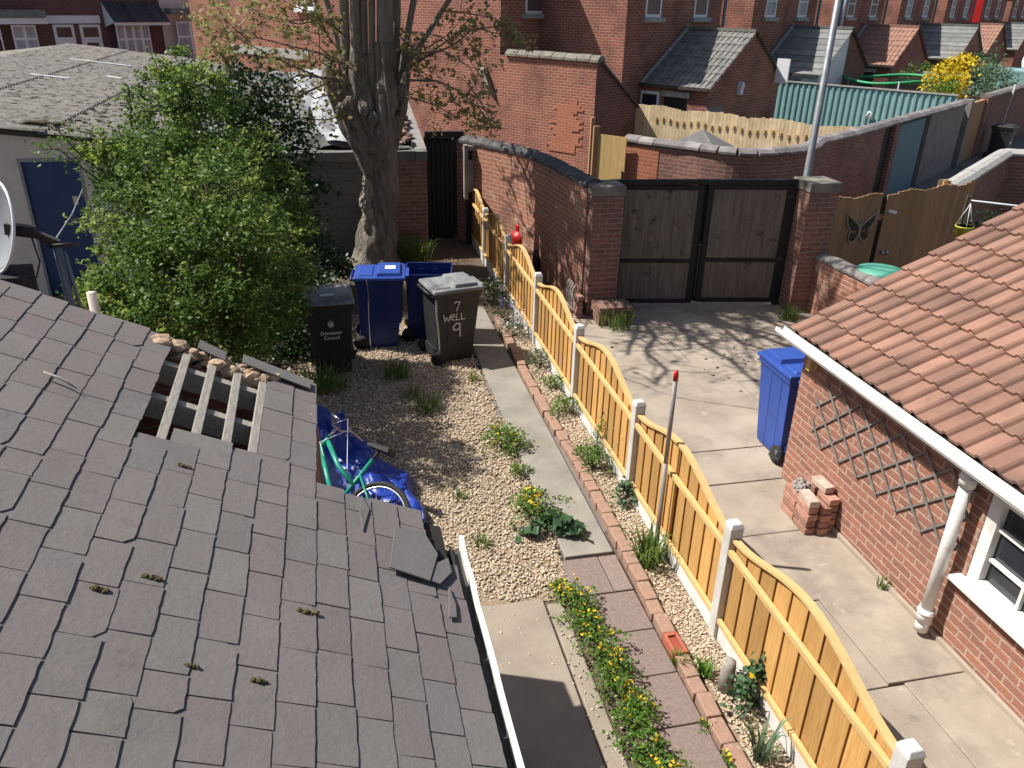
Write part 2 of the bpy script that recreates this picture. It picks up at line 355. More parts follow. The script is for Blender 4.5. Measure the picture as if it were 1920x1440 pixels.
M['leaf_bush'] = leaf('privet leaf', [(.04,.085,.02), (.12,.20,.035), (.065,.135,.025), (.19,.28,.055), (.05,.11,.025), (.15,.24,.04)], .5, .42, .32)
M['leaf_dark'] = leaf('ivy leaf', [(.018,.042,.016), (.03,.068,.022), (.022,.052,.018), (.045,.09,.03)], .45, .25, .45)
M['leaf_highlight'] = leaf('highlight privet leaf', [(.22,.33,.06), (.29,.38,.075), (.18,.28,.05), (.33,.37,.09)], .5, .5, .3)  # lighter young sprig leaves, coloured to stand for sunlit highlights on the shrub
M['leaf_tree'] = leaf('young leaf', [(.32,.30,.11), (.24,.26,.09), (.40,.35,.15), (.30,.20,.10), (.20,.23,.075)], .5, .5)
M['leaf_herb'] = leaf('herb leaf', [(.08,.19,.025), (.13,.26,.03), (.06,.14,.022), (.19,.30,.045)], .5, .4)
M['leaf_grey'] = leaf('grey green leaf', [(.10,.17,.09), (.15,.22,.13), (.08,.13,.07)], .6, .3)
M['leaf_blue'] = leaf('columbine leaf', [(.055,.12,.05), (.08,.16,.07), (.04,.09,.04)], .6, .3)
M['grass'] = leaf('grass blade', [(.09,.17,.03), (.13,.22,.045), (.2,.24,.07), (.06,.12,.02)], .5, .4)
M['fl_yellow'] = leaf('yellow petal', [(.75,.50,.02), (.85,.62,.04), (.65,.36,.015)], .6, .3)
M['fl_white'] = leaf('white petal', [(.62,.60,.66), (.7,.7,.72), (.5,.47,.58)], .6, .3)
M['fl_blue'] = leaf('blue petal', [(.12,.10,.42), (.18,.15,.5)], .6, .3)
M['forsythia'] = leaf('forsythia flower', [(.62,.44,.015), (.75,.55,.02), (.45,.36,.02)], .6, .3)
M['dry'] = leaf('dry stalk', [(.35,.27,.15), (.28,.2,.1), (.2,.15,.08)], .8, .2)
# ------------------------------------------------------------------ setting: ground, paths, driveway, roads
def struct(name, mb, mt, **k): return tag(obj(name, mb, mt, **k), kind='structure')
g = MB(); g.face([(-400, -60, -.04), (400, -60, -.04), (400, 900, -.04), (-400, 900, -.04)]); struct('ground', g, M['earth'])
g = MB(); g.face([(-3, 2.5, -.012), (2.6, 2.5, -.012), (2.6, 14.7, -.012), (-3, 14.7, -.012)]); struct('garden_soil', g, M['soil'])
def grid_sheet(x0, x1, y0, y1, z, n, amp):
    g = MB(); nx = max(2, int((x1-x0)*n)); ny = max(2, int((y1-y0)*n)); vs = []; fs = []
    for j in range(ny+1):
        for i in range(nx+1):
            vs.append((x0+(x1-x0)*i/nx, y0+(y1-y0)*j/ny, z+random.uniform(-amp, amp)))
    for j in range(ny):
        for i in range(nx):
            a = j*(nx+1)+i; fs.append((a, a+1, a+nx+2, a+nx+1))
    g.add(vs, fs, True); return g
struct('gravel_bed', grid_sheet(-.6, 1.69, 4.85, 11.6, 0, 12, .006), M['gravel_bed'])
struct('gravel_strip', grid_sheet(2.33, 2.60, 2.3, 10.6, .004, 12, .006), M['gravel_bed'])
# concrete path and paving slabs
g = MB(); g.box(1.73, 2.165, 5.32, 11.6, -.06, .030); struct('garden_path', g, M['pathc'], bevel=.008)
y = 5.27
for k in range(9):                          # paving slabs, each with its own small tilt
    L_ = .44 if k else .46; g = MB(); dz = random.uniform(-.004, .004)
    if k == 0:
        g.box(1.68, 2.0, y-L_, y, -.03, .034+dz); g.box(2.008, 2.165, y-L_, y-.004, -.03, .036+dz)
    else: g.box(1.70+(.09 if k > 5 else .02), 2.165, y-L_, y, -.03, .032+dz)
    struct('paving_slab', g, M['paver'], bevel=.006); y -= L_+.010
g = MB(); g.box(.2, 1.41, 1.2, 4.86, -.08, .013)
struct('concrete_patio', g, M['patio'], bevel=.008)
g = MB(); g.box(1.43, 1.56, 1.2, 4.8, -.08, .008); struct('patio_kerb', g, M['patio'], bevel=.012)
g = MB(); g.box(.55, 1.08, 2.6, 3.28, .012, .11); struct('patio_step', g, M['patio'], bevel=.015)
# driveway: cast concrete bays with open joints
g = MB(); g.face([(2.62, -2, -.03), (9.5, -2, -.03), (9.5, 14, -.03), (2.62, 14, -.03)]); struct('driveway_base', g, M['soil'])
bays = [(2.685, 3.74, -1, 3.50), (3.752, 4.31, -1, 3.52), (2.685, 3.62, 3.512, 4.425), (3.632, 4.31, 3.532, 4.445), (2.685, 4.31, 4.44, 5.335), (2.685, 4.31, 5.347, 6.18),
        (2.685, 4.9, 6.192, 6.82), (4.912, 7.4, 6.192, 8.4), (2.685, 4.9, 6.832, 9.1), (2.685, 4.55, 9.112, 11.4), (4.562, 7.4, 8.412, 9.9), (4.562, 7.4, 9.912, 11.9)]
g = MB()
for (x0, x1, y0, y1) in bays:
    z = [random.uniform(-.006, .006) for _ in range(4)]
    g.hexa([(x0, y0, -.1), (x1, y0, -.1), (x1, y1, -.1), (x0, y1, -.1), (x0, y0, z[0]), (x1, y0, z[1]), (x1, y1, z[2]), (x0, y1, z[3])])
drv = struct('driveway', g, M['drive'], bevel=.007)
def ribbon(mb, pts, wd, z, n=9, jit=.02):
    P = []
    for a, b in zip(pts[:-1], pts[1:]):
        for k in range(n): t = k/n; P.append((a[0]+(b[0]-a[0])*t+random.uniform(-jit, jit), a[1]+(b[1]-a[1])*t+random.uniform(-jit, jit)))
    P.append(pts[-1])
    for (x, y), (x2, y2) in zip(P[:-1], P[1:]):
        d = Vector((x2-x, y2-y, 0)); 
        if d.length < 1e-4: continue
        s_ = Vector((-d.y, d.x, 0)).normalized()*wd*random.uniform(.4, 1)
        mb.face([Vector((x, y, z))-s_, Vector((x2, y2, z))-s_, Vector((x2, y2, z))+s_, Vector((x, y, z))+s_])
cr = MB()
for pts in ([(4.6, 10.6), (5.6, 9.3), (6.6, 8.9)], [(5.0, 11.3), (5.9, 10.2), (7.1, 9.2)], [(3.4, 10.2), (4.6, 9.6), (5.9, 9.7), (7.2, 10.3)], [(4.9, 8.9), (6.1, 8.2), (6.5, 7.1)], [(5.8, 9.5), (6.4, 8.6), (7.2, 8.3)],
            [(3.9, 10.9), (4.4, 10.0), (4.9, 9.1)], [(3.3, 9.0), (3.9, 8.1), (4.8, 7.6)]):
    ribbon(cr, pts, .0055, .0105)
obj('crack', cr, M['soil'], parent=drv)
# rough loose concrete lumps of the broken driveway surface near the gate
g = MB()
for _ in range(120):
    x = random.gauss(5.9, .75); y = random.gauss(9.3, .8); r = random.uniform(.006, .02)
    g.obox((x, y, .012), (r, random.uniform(-.01, .01), 0), (random.uniform(-.01, .01), r*.8, 0), (0, 0, random.uniform(.004, .012)))
tag(obj('concrete_rubble', g, M['drive']), 'crumbled bits of broken driveway concrete in front of the black gate', 'rubble', kind='stuff')
# alley, street and the yards beyond
g = MB(); g.face([tuple(W(a, b, -.008)) for a, b in ((5, -3.2), (110, -3.2), (110, -6.2), (5, -6.2))]); struct('alley', g, M['alley'])
g = MB(); g.face([tuple(W(a, b, -.02)) for a, b in ((2, -6.2), (110, -6.2), (110, -16), (2, -16))]); struct('back_yards', g, M['earth'])
g = MB(); g.face([tuple(W(a, b, .0)) for a, b in ((-60, -34), (60, -34), (60, -42.8), (-60, -42.8))]); struct('street', g, M['road'])
# ---- loose gravel: tens of thousands of small stones
def stones(x0, x1, y0, y1, n, r0, r1, seed, keep=None):
    rg = np.random.default_rng(seed); t = (1+5**.5)/2
    ico = np.array([(-1,t,0),(1,t,0),(-1,-t,0),(1,-t,0),(0,-1,t),(0,1,t),(0,-1,-t),(0,1,-t),(t,0,-1),(t,0,1),(-t,0,-1),(-t,0,1)])/1.9
    fc = np.array([(0,11,5),(0,5,1),(0,1,7),(0,7,10),(0,10,11),(1,5,9),(5,11,4),(11,10,2),(10,7,6),(7,1,8),(3,9,4),(3,4,2),(3,2,6),(3,6,8),(3,8,9),(4,9,5),(2,4,11),(6,2,10),(8,6,7),(9,8,1)])
    P = np.stack([rg.uniform(x0, x1, n), rg.uniform(y0, y1, n), rg.uniform(.002, .016, n)], 1)
    if keep is not None: P = P[keep(P[:, 0], P[:, 1], rg)]
    n = len(P); sc = rg.uniform(r0, r1, (n, 1))*rg.uniform(.55, 1.15, (n, 3)); sc[:, 2] *= .75
    vt = ico[None]*sc[:, None, :]*rg.uniform(.8, 1.2, (n, 12, 1))
    a = rg.uniform(0, 6.28, n); c, s_ = np.cos(a), np.sin(a)
    x = vt[:, :, 0]*c[:, None]-vt[:, :, 1]*s_[:, None]; y = vt[:, :, 0]*s_[:, None]+vt[:, :, 1]*c[:, None]
    vt = np.stack([x, y, vt[:, :, 2]], 2)+P[:, None, :]
    return vt.reshape(-1, 3), (fc[None]+12*np.arange(n)[:, None, None]).reshape(-1, 3)
parts = [stones(-.2, 1.7, 4.78, 7.3, 13500, .007, .017, 1, lambda x, y, r: (y > 4.93+.05*np.sin(x*9)) & ((x < 1.62) | (y < 5.6) | (r.random(len(x)) < .6))),
         stones(-.6, 1.68, 7.3, 11.0, 11500, .009, .020, 2),
         stones(2.345, 2.59, 2.4, 7.5, 5000, .007, .016, 3), stones(2.345, 2.59, 7.5, 10.4, 1200, .012, .022, 4),
         stones(1.66, 1.86, 5.4, 11.0, 620, .008, .018, 8), stones(1.7, 2.17, 5.4, 11.0, 160, .006, .013, 9),
         stones(.75, 1.55, 4.1, 4.95, 60, .008, .016, 5), stones(1.4, 1.9, 3.2, 5.2, 220, .006, .014, 6)]
vv = []; ff = []; b0 = 0
for v_, f_ in parts: vv.append(v_); ff.append(f_+b0); b0 += len(v_)
tag(raw('gravel', np.concatenate(vv), np.concatenate(ff), M['stones']), 'golden brown garden gravel spread beside the path', 'gravel', kind='stuff')
# ---- brick edging between path and gravel strip: every brick is its own thing
y = 2.55; k = 0
while y < 10.9:
    L_ = random.uniform(.205, .225) if random.random() < .8 else random.uniform(.12, .17)
    x = 2.255+.02*math.sin(y*1.3)+random.uniform(-.006, .006); rz = random.uniform(-.05, .05)
    frog = abs(y-4.05) < .11
    t = thing('edging_brick', 'weathered pinkish brick laid end to end in the low edging beside the path', 'brick', (x, y+L_/2, 0), 'bricks edging the garden path', rz)
    mb = MB(); h = .075+random.uniform(-.006, .01)
    if frog:
        h = .085; a, b, c_, d_ = .055, L_/2, .032, L_/2-.035
        for q in (((-a, -b), (a, -b), (c_, -d_), (-c_, -d_)), ((a, -b), (a, b), (c_, d_), (c_, -d_)), ((a, b), (-a, b), (-c_, d_), (c_, d_)), ((-a, b), (-a, -b), (-c_, -d_), (-c_, d_))):
            mb.extr([(p[0], p[1], -.03) for p in q], (0, 0, h+.03))
        obj('brick_body', mb, M['edging_red'], t, True, bevel=.004)
        mf = MB(); mf.box(-.031, .031, -d_, d_, -.02, h-.02); obj('frog', mf, M['edging_frog'], t, True)
        t['label'] = 'bright red brick with a sunken frog in the edging beside the path'; del t['group']
    else:
        mb.box(-.053, .053, -L_/2, L_/2, -.03, h); obj('brick_body', mb, M['edging'], t, True, bevel=.009)
    y += L_+.006
# ------------------------------------------------------------------ slate outbuilding under the window
SA = math.atan(.476); CS, SN = math.cos(SA), math.sin(SA)
XE, ZE = .41, 2.0
def RP(s, y, h=0.0): return Vector((XE-s*CS+h*SN, y, ZE+s*SN+h*CS))
NRM = Vector((SN, 0, CS))
def roof_s(x): return (XE-x)/CS
def on_roof(px, py):                     # pixel on the slate plane -> (s, y)
    p = PL(px, py, NRM, NRM.dot(Vector((XE, 0, ZE+.0)))); return roof_s(p.x), p.y
ob = thing('slate_outbuilding', 'brick outbuilding with a grey slate roof and a hole showing bare laths', 'outbuilding', (-1, 2, 0))
YF, YN = 4.37, 3.30; XF = -.20
mb = MB()
mb.wall([(.30, -1.2), (.30, 3.2)], .2, 0, 1.93); mb.wall([(.40, 3.14), (XF-.1, 3.14)], .14, 0, 1.95)
mb.wall([(XF-.06, 3.2), (XF-.06, 4.34)], .12, 0, 2.24)
yw = 4.28
mb.face([(XF, yw+.06, 0), (-4.4, yw+.06, 0), (-4.4, yw+.06, 2.24), (-2.3, yw+.06, 3.24), (XF, yw+.06, 2.24)]); mb.face([(XF, yw-.06, 0), (XF, yw-.06, 2.24), (-2.3, yw-.06, 3.24), (-4.4, yw-.06, 2.24), (-4.4, yw-.06, 0)])
mb.wall([(-4.3, -1.2), (-4.3, 4.34)], .2, 0, 2.2)
for xa, xb, dz in ((XF+.0, -.42, .05), (-.42, -.62, .12), (-.62, -.80, .20), (-.80, -.98, .16)):
    za, zb = 2.0+(.41-xa)*.476-dz, 2.0+(.41-xb)*.476-dz; mb.hexa([(xb, 4.30, 0), (xa, 4.30, 0), (xa, 4.58, 0), (xb, 4.58, 0), (xb, 4.30, zb), (xa, 4.30, za), (xa, 4.58, za-.02), (xb, 4.58, zb-.02)])
obj('wall', mb, M['brick_old'], ob)
mb = MB(); mb.box(-4.2, .2, -1.2, 4.2, -.02, .02); mb.box(-4.2, XF-.14, 3.05, 3.12, 0, 2.0); obj('interior', mb, M['dark'], ob)
HOLE = [(-1.0, 4.45), (-.955, 4.24), (-.86, 4.08), (-.875, 3.90), (-.945, 3.74), (-.93, 3.56), (-.905, 3.34), (-.375, 3.36), (-.375, 3.75), (-.37, 4.24), (-.37, 4.45)]
def inpoly(x, y, P):
    c = False; j = len(P)-1
    for i in range(len(P)):
        if (P[i][1] > y) != (P[j][1] > y) and x < (P[j][0]-P[i][0])*(y-P[i][1])/(P[j][1]-P[i][1])+P[i][0]: c = not c
        j = i
    return c
GA = .135
def slate(mb, s0, y0, y1, ln=.265, h0=.012, tilt=.0, chip=None):
    n = 7; pts = []
    for k in range(n+1):
        t = k/n; pts.append((s0+random.uniform(-.0025, .002), y0+(y1-y0)*t))
    if chip == 1: pts[0] = (s0+random.uniform(.015, .04), y0)
    if chip == 2: pts[n] = (s0+random.uniform(.015, .04), y1)
    pts += [(s0+ln*.5, y1+random.uniform(-.003, .003)), (s0+ln, y1), (s0+ln, y0), (s0+ln*.5, y0+random.uniform(-.003, .003))]
    cs = (y0+y1)/2; P = []
    for s_, y_ in pts:
        h = h0-(s_-s0)*h0/.27; ds = (y_-cs)*tilt
        P.append(RP(s_+ds, y_, h))
    mb.extr(P, NRM*-.004)
rs = MB()
for i in range(24):
    s0 = i*GA-.02; y = -1.3+(.12 if i % 2 else 0)+random.uniform(-.015, .015)
    yend = (YN if i < 5 else YF)+.02*math.sin(i*1.7)
    while y < yend-.03:
        wd = .24+random.uniform(-.006, .006)
        if random.random() < .04: wd = .15
        y1 = min(y+wd, yend)
        if yend-y1 < .07: y1 = yend
        x = XE-(s0+.07)*CS
        out = inpoly(x, (y+y1)/2, HOLE)
        cut = False
        if not out:
            if not (i == 0 and y > 2.75):
                slate(rs, s0+random.uniform(-.004, .004), y+.0025, y1-.0025, tilt=random.uniform(-.007, .007), h0=.0085+random.uniform(0, .003),
                      ln=.15 if inpoly(XE-(s0+.2)*CS, (y+y1)/2, HOLE) else .265, chip=random.choice([0]*24+[1, 2]))
        y = y1
roof = obj('roof', rs, M['slate'], ob)
# dark sheet below the covered parts keeps the roof closed
un = MB(); 
ys = [-1.3, 3.28]
un.face([RP(-.0, -1.3, -.022), RP(-.0, 3.27, -.022), RP(3.0, 3.27, -.022), RP(3.0, -1.3, -.022)][::-1])
un.face([RP(.60+.09, 3.27, -.022), RP(.69, 4.3, -.022), RP(.84, 4.3, -.022), RP(.84, 3.27, -.022)][::-1])
un.face([RP(1.54, 3.27, -.022), RP(1.54, 4.3, -.022), RP(3.0, 4.3, -.022), RP(3.0, 3.27, -.022)][::-1])
obj('underlay', un, M['dark'], ob)
ot = MB(); ot.face([(-2.28, -1.3, 3.29), (-2.28, 4.37, 3.29), (-4.6, 4.37, 2.1), (-4.6, -1.3, 2.1)]); obj('roof', ot, M['slate'], ob)
rd = MB(); rd.tube([RP(2.98, -1.3, .02), RP(2.98, 4.38, .02)], .09, 8); obj('ridge_tile', rd, M['slate'], ob)
# laths, rafters, broken wall top
for x in (-.955, -.825, -.70, -.575, -.455, -.34):
    s_ = roof_s(x); mb = MB(); a = random.uniform(-.012, .012)
    mb.obox(RP(s_, 3.81, -.015), Vector((0, .53, 0))+(RP(1, 0)-RP(0, 0))*a, (RP(1, 0)-RP(0, 0))*.021, NRM*.011)
    obj('batten', mb, M['lath'], ob, bevel=.003)
for y_ in (3.10, 3.74, 4.12):
    mb = MB(); a = RP(.74, y_, -.085); b = RP(3.0, y_, -.085); mb.bar(a, b, .05, .11, NRM); obj('rafter', mb, M['lath'], ob)
def lump(mb, c, r, sq=(1, 1, 1), n=1, j=.28):
    bm = bmesh.new(); bmesh.ops.create_icosphere(bm, subdivisions=n, radius=1)
    vs = [Vector((v.co.x*sq[0], v.co.y*sq[1], v.co.z*sq[2]))*r*random.uniform(1-j, 1+j)+Vector(c) for v in bm.verts]
    mb.add(vs, [tuple(v.index for v in f.verts) for f in bm.faces]); bm.free()
mb = MB()
for k in range(60):
    x = random.uniform(-1.0, -.42); z = RP(roof_s(x), 0).z
    lump(mb, (x, random.uniform(4.24, 4.34), z-.03+random.uniform(-.06, .03)), random.uniform(.02, .05), (1.3, 1, .8), 2, .18)
obj('crumbled_mortar', mb, M['rubble'], ob); mb = MB()
for k in range(70):
    y_ = random.uniform(3.32, 4.33); lump(mb, (XF-.02+random.uniform(-.03, .015), y_, 2.285+random.uniform(-.03, .0)), random.uniform(.014, .03), (1, 1.5, .8), 2, .18)
obj('crumbled_mortar', mb, M['rubble'], ob)
mb = MB()
for x0, x1, y0, tl in ((-.80, -.66, 4.30, .35), (-.58, -.22, 4.30, .33)):
    mb = MB(); s1, s0_ = roof_s(x0), roof_s(x1); P = [RP(s0_, y0-.05, .03), RP(s0_, y0+.06, .03), RP(s1, y0+.075, .045), RP(s1, y0-.035, .045)]; mb.extr(P, NRM*-.007); obj('broken_slate', mb, M['slate'], ob)
for (px, pts) in ((0, [(735, 1000), (790, 1010), (815, 1050), (800, 1100), (725, 1075)]), (1, [(835, 1055), (842, 1082), (820, 1104), (803, 1098), (812, 1066)]), (2, [(838, 1108), (850, 1140), (852, 1165), (838, 1165)]), (3, [(676, 935), (690, 960), (678, 1000), (672, 965)])):
    P = []; mb = MB()
    for q in pts: s_, y_ = on_roof(*q); P.append(RP(s_, y_, .036-.006*px))
    mb.extr(P, NRM*-.007); obj('broken_slate', mb, M['slate'], ob)
mb = MB(); mb.extr([(XE+.015, -1.2, 1.90), (XE+.015, -1.2, 1.955), (XE+.03, -1.2, 1.94), (XE+.03, -1.2, 1.90)], (0, 4.35, 0)); mb.box(XE+.0, XE+.07, -1.2, 3.18, 1.885, 1.90); obj('gutter', mb, M['iron'], ob)
mb = MB(); N_ = 26; top = []
for k in range(N_+1):
    y_ = -1.2+4.42*k/N_; top.append((y_, XE+.072+random.uniform(-.004, .004), 1.955+random.uniform(-.006, .006)))
for (a, b) in zip(top[:-1], top[1:]):
    mb.hexa([(a[1], a[0], 1.86), (a[1]+.022, a[0], 1.86), (b[1]+.022, b[0], 1.86), (b[1], b[0], 1.86), (a[1], a[0], a[2]), (a[1]+.022, a[0], a[2]), (b[1]+.022, b[0], b[2]), (b[1], b[0], b[2])])
obj('gutter_board', mb, M['white'], ob)
# moss, twig
MOSS = [((185, 1110), .026, 'dark moss clump on the slates near the left edge of the roof'), ((283, 1087), .026, 'brown moss tuft between two slates below the roof hole'), ((575, 1152), .028, 'olive moss clump lodged in a slate joint near the roof middle'),
        ((483, 1281), .024, 'grey mossy clump sitting low on the slate roof'), ((355, 1253), .016, 'smallest brown moss bead in a slate joint'), ((342, 877), .022, 'reddish moss streak just below the hole in the roof')]
for (px, py), r, lb in MOSS:
    s_, y_ = on_roof(px, py); c = RP(s_, y_, .023); mb = MB(); r *= .72
    for k in range(14): lump(mb, c-NRM*.012+Vector((random.uniform(-.5, .5)*r, random.uniform(-.3, .3)*r, 0))+(RP(0, 0)-RP(1, 0))*random.uniform(-2.0, 2.0)*r*.8, r*random.uniform(.3, .6), (1, 1, .7), 2, .3)
    tag(obj('moss_clump', mb, M['moss']), lb, 'moss', 'moss clumps on the slate roof')
a = on_roof(78, 709); b = on_roof(140, 739); mb = MB(); mb.tube([RP(*a, .032), RP((a[0]+b[0])/2, (a[1]+b[1])/2+.008, .036), RP(*b, .03)], [.006, .006, .003], 6)
tag(obj('twig', mb, M['lath']), 'pale dry twig lying on the slates at the left', 'twig')
# dark brick pier, satellite dish on its mast beyond the gable
mb = MB(); mb.wall([(-2.7, 5.35), (-1.92, 5.35)], .3, 0, 2.76); tag(obj('brick_pier', mb, M['black_brick']), 'black brick pier below the satellite dish', 'pier')
t = thing('satellite_dish', 'grey satellite dish on a steel mast at the left edge', 'satellite dish', (-1.74, 5.45, 0))
mb = MB(); mb.tube([(-1.70, 5.45, 0), (-1.74, 5.45, 2.90)], .024, 10); mb.tube([(-1.66, 5.43, 2.2), (-1.70, 5.45, 2.84)], .012, 8); obj('mast', mb, M['metal'], t)
# reflector: an oval bowl facing left and up
dc = Vector((-2.05, 5.42, 3.02)); ax = Vector((-.74, -.62, .26)).normalized(); e1 = Vector((-.62, .74, 0)).normalized(); e1 = (e1-ax*e1.dot(ax)).normalized(); e2 = ax.cross(e1); 
if e2.z < 0: e2 = -e2
vs = []; fs = []; nr, na = 6, 28
for j in range(nr+1):
    for i in range(na):
        r = j/nr; a = 2*math.pi*i/na; vs.append(dc+e1*(.25*r*math.cos(a))+e2*(.28*r*math.sin(a))+ax*(.07*r*r-.07))
for j in range(nr):
    for i in range(na): i2 = (i+1) % na; fs.append((j*na+i, j*na+i2, (j+1)*na+i2, (j+1)*na+i))
mb = MB(); mb.add(vs, fs, True); o = obj('reflector', mb, M['dish'], t); so = o.modifiers.new('s', 'SOLIDIFY'); so.thickness = .008
mb = MB(); rim = [dc+e1*(.253*math.cos(2*math.pi*i/32))+e2*(.283*math.sin(2*math.pi*i/32)) for i in range(33)]; mb.tube(rim, .009, 6, False); obj('rim', mb, M['white_far'], t)
mb = MB(); mb.bar(dc-ax*.06, (-1.84, 5.44, 2.98), .05, .07); mb.bar((-1.88, 5.44, 2.99), (-1.72, 5.44, 2.90), .04, .045); mb.tube([(-1.78, 5.44, 2.88), (-1.60, 5.44, 2.89)], .008, 6); mb.tube([(-1.78, 5.40, 2.90), (-1.62, 5.40, 2.91)], .008, 6); obj('bracket', mb, M['iron'], t)
mb = MB(); mb.tube([(-1.86, 5.42, 2.95), (-1.84, 5.40, 2.80), (-1.88, 5.40, 2.70), (-1.94, 5.40, 2.69)], .006, 6); obj('cable', mb, M['iron'], t)
mb = MB(); a = AX(90, 416, -1.74); b = AY(155, 355, 8.2); mb.tube([(-1.74, 5.45, 2.92), ((-1.74+b.x)/2, (5.45+b.y)/2, (2.92+b.z)/2-.03), b], .006, 6); tag(obj('washing_line', mb, M['metal']), 'thin grey line from the dish mast to the evergreen shrub', 'line')
mb = MB(); mb.tube([(-1.70, 5.8, 0), (-1.70, 5.8, 2.45)], .032, 12); tag(obj('white_pipe', mb, M['render_cream']), 'top of an off-white pipe showing behind the slate roof edge', 'pipe')
# ------------------------------------------------------------------ red-tiled outhouse on the right
rb = thing('tiled_outhouse', 'low brick outhouse with red pantiles, white gutter and white window', 'outhouse', (4.28, 3, 0))
XW, YC, TA = 4.29, 6.22, math.atan(.51)
mb = MB()
WY0, WY1, WZ0, WZ1 = 2.0, 3.80, .64, 1.40
def wq(y0, y1, z0, z1): mb.face([(XW, y1, z0), (XW, y0, z0), (XW, y0, z1), (XW, y1, z1)])
wq(WY1, YC, 0, 1.56); wq(WY0, WY1, 0, WZ0); wq(WY0, WY1, WZ1, 1.56); wq(-1.5, WY0, 0, 1.56)
for q in (((WY1, WZ0), (WY1, WZ1)), ((WY1, WZ1), (WY0, WZ1)), ((WY0, WZ1), (WY0, WZ0)), ((WY0, WZ0), (WY1, WZ0))):
    (a, b), (c, d) = q; mb.face([(XW, a, b), (XW, c, d), (XW+.11, c, d), (XW+.11, a, b)])
mb.face([(XW, YC, 0), (XW, YC, 1.56), (7.2, YC, 3.05), (9.8, YC, 1.6), (9.8, YC, 0)]); mb.face([(9.8, YC, 0), (9.8, YC, 1.6), (9.8, -1.5, 1.6), (9.8, -1.5, 0)])
obj('wall', mb, M['brick_out'], rb)
mb = MB(); mb.box(XW-.035, XW-.002, -1.5, YC-.9, -.02, .05); obj('plinth', mb, M['drive'], rb, bevel=.01)
mb = MB(); mb.box(4.45, 9.6, -1.4, 6.1, 0, .02); mb.box(4.9, 4.95, -1.4, 6.0, 0, 1.5); obj('interior', mb, M['dark'], rb)
# tiles: lapped courses of roll-and-pan profile
CT, ST = math.cos(TA), math.sin(TA)
def TP(s, y, h): return Vector((4.115+s*CT-h*ST, y, 1.625+s*ST+h*CT))
per = .165; prof = [(0, .0), (.30, .0), (.52, .004), (.60, .020), (.70, .032), (.82, .033), (.92, .020), (.985, .003)]
mb = MB(); GT = .29
for i in range(12):
    s0 = i*GT; s1 = s0+GT+.03; ncol = int(7.9/per); dy = random.uniform(-.006, .006)
    for c in range(ncol):
        yb = YC+.04-c*per+dy; vs = []; js = random.uniform(-.007, .007); jh = random.uniform(0, .004)
        ww = prof+[(1.0, .0)]
        for (t, h) in ww:
            y_ = yb-t*per
            vs += [TP(s0+js, y_, h+.024+jh-.028), TP(s0+js, y_, h+.024+jh), TP(s1, y_, h-.004)]
        n = len(ww); fs = []
        for k in range(n-1): a = 3*k; fs += [(a, a+1, a+4, a+3), (a+1, a+2, a+5, a+4)]
        mb.add(vs, [f[::-1] for f in fs], False)
roof_t = obj('roof', mb, M['tile_red'], rb)
mb = MB(); mb.face([TP(-.0, YC+.03, -.02), TP(0, -1.7, -.02), TP(3.5, -1.7, -.02), TP(3.5, YC+.03, -.02)]); mb.face([TP(3.5, YC+.03, -.02), TP(3.5, -1.7, -.02), (9.95, -1.7, 1.6), (9.95, YC+.03, 1.6)]); obj('underlay', mb, M['dark'], rb)
mb = MB(); prev = None
prf = [(0, .035), (-.055, .028), (-.085, 0), (-.085, -.035), (-.06, -.065), (0, -.07)]
outer = [(4.115-.005-0, 1.60), (4.045, 1.60), (4.04, 1.575), (4.05, 1.545), (4.075, 1.53), (4.115, 1.53), (4.115, 1.54), (4.08, 1.54), (4.06, 1.552), (4.055, 1.575), (4.055, 1.592), (4.11, 1.592-.045), (4.11, 1.60)]
outer = [(4.03, 1.605), (4.025, 1.57), (4.04, 1.54), (4.075, 1.525), (4.11, 1.54), (4.122, 1.575), (4.122, 1.605), (4.114, 1.605), (4.112, 1.575), (4.10, 1.55), (4.075, 1.537), (4.05, 1.55), (4.038, 1.575), (4.042, 1.605)]
mb.extr([(x, YC+.16, z) for x, z in outer], (0, -7.9, 0)); obj('gutter', mb, M['white'], rb)
mb = MB(); mb.box(4.125, 4.285, -1.5, YC, 1.50, 1.60); obj('soffit', mb, M['wood_black'], rb)
mb = MB()
py_ = 3.93
mb.tube([(4.18, py_, .16), (4.185, py_, 1.52)], .046, 14); mb.tube([(4.185, py_, 1.36), (4.185, py_, 1.46)], .058, 14); mb.tube([(4.185, py_, 1.42), (4.185, py_, 1.435)], .064, 14)
mb.tube([(4.18, py_, .14), (4.18, py_, .26)], .058, 14); mb.tube([(4.18, py_, .22), (4.18, py_, .235)], .065, 14); mb.tube([(4.18, py_, .05), (4.18, py_, .15)], .05, 14)
obj('downpipe', mb, M['white'], rb)
mb = MB(); mb.box(4.20, 4.285, 5.98, 6.04, 1.30, 1.50); obj('gutter_bracket', mb, M['wood_rail'], rb)
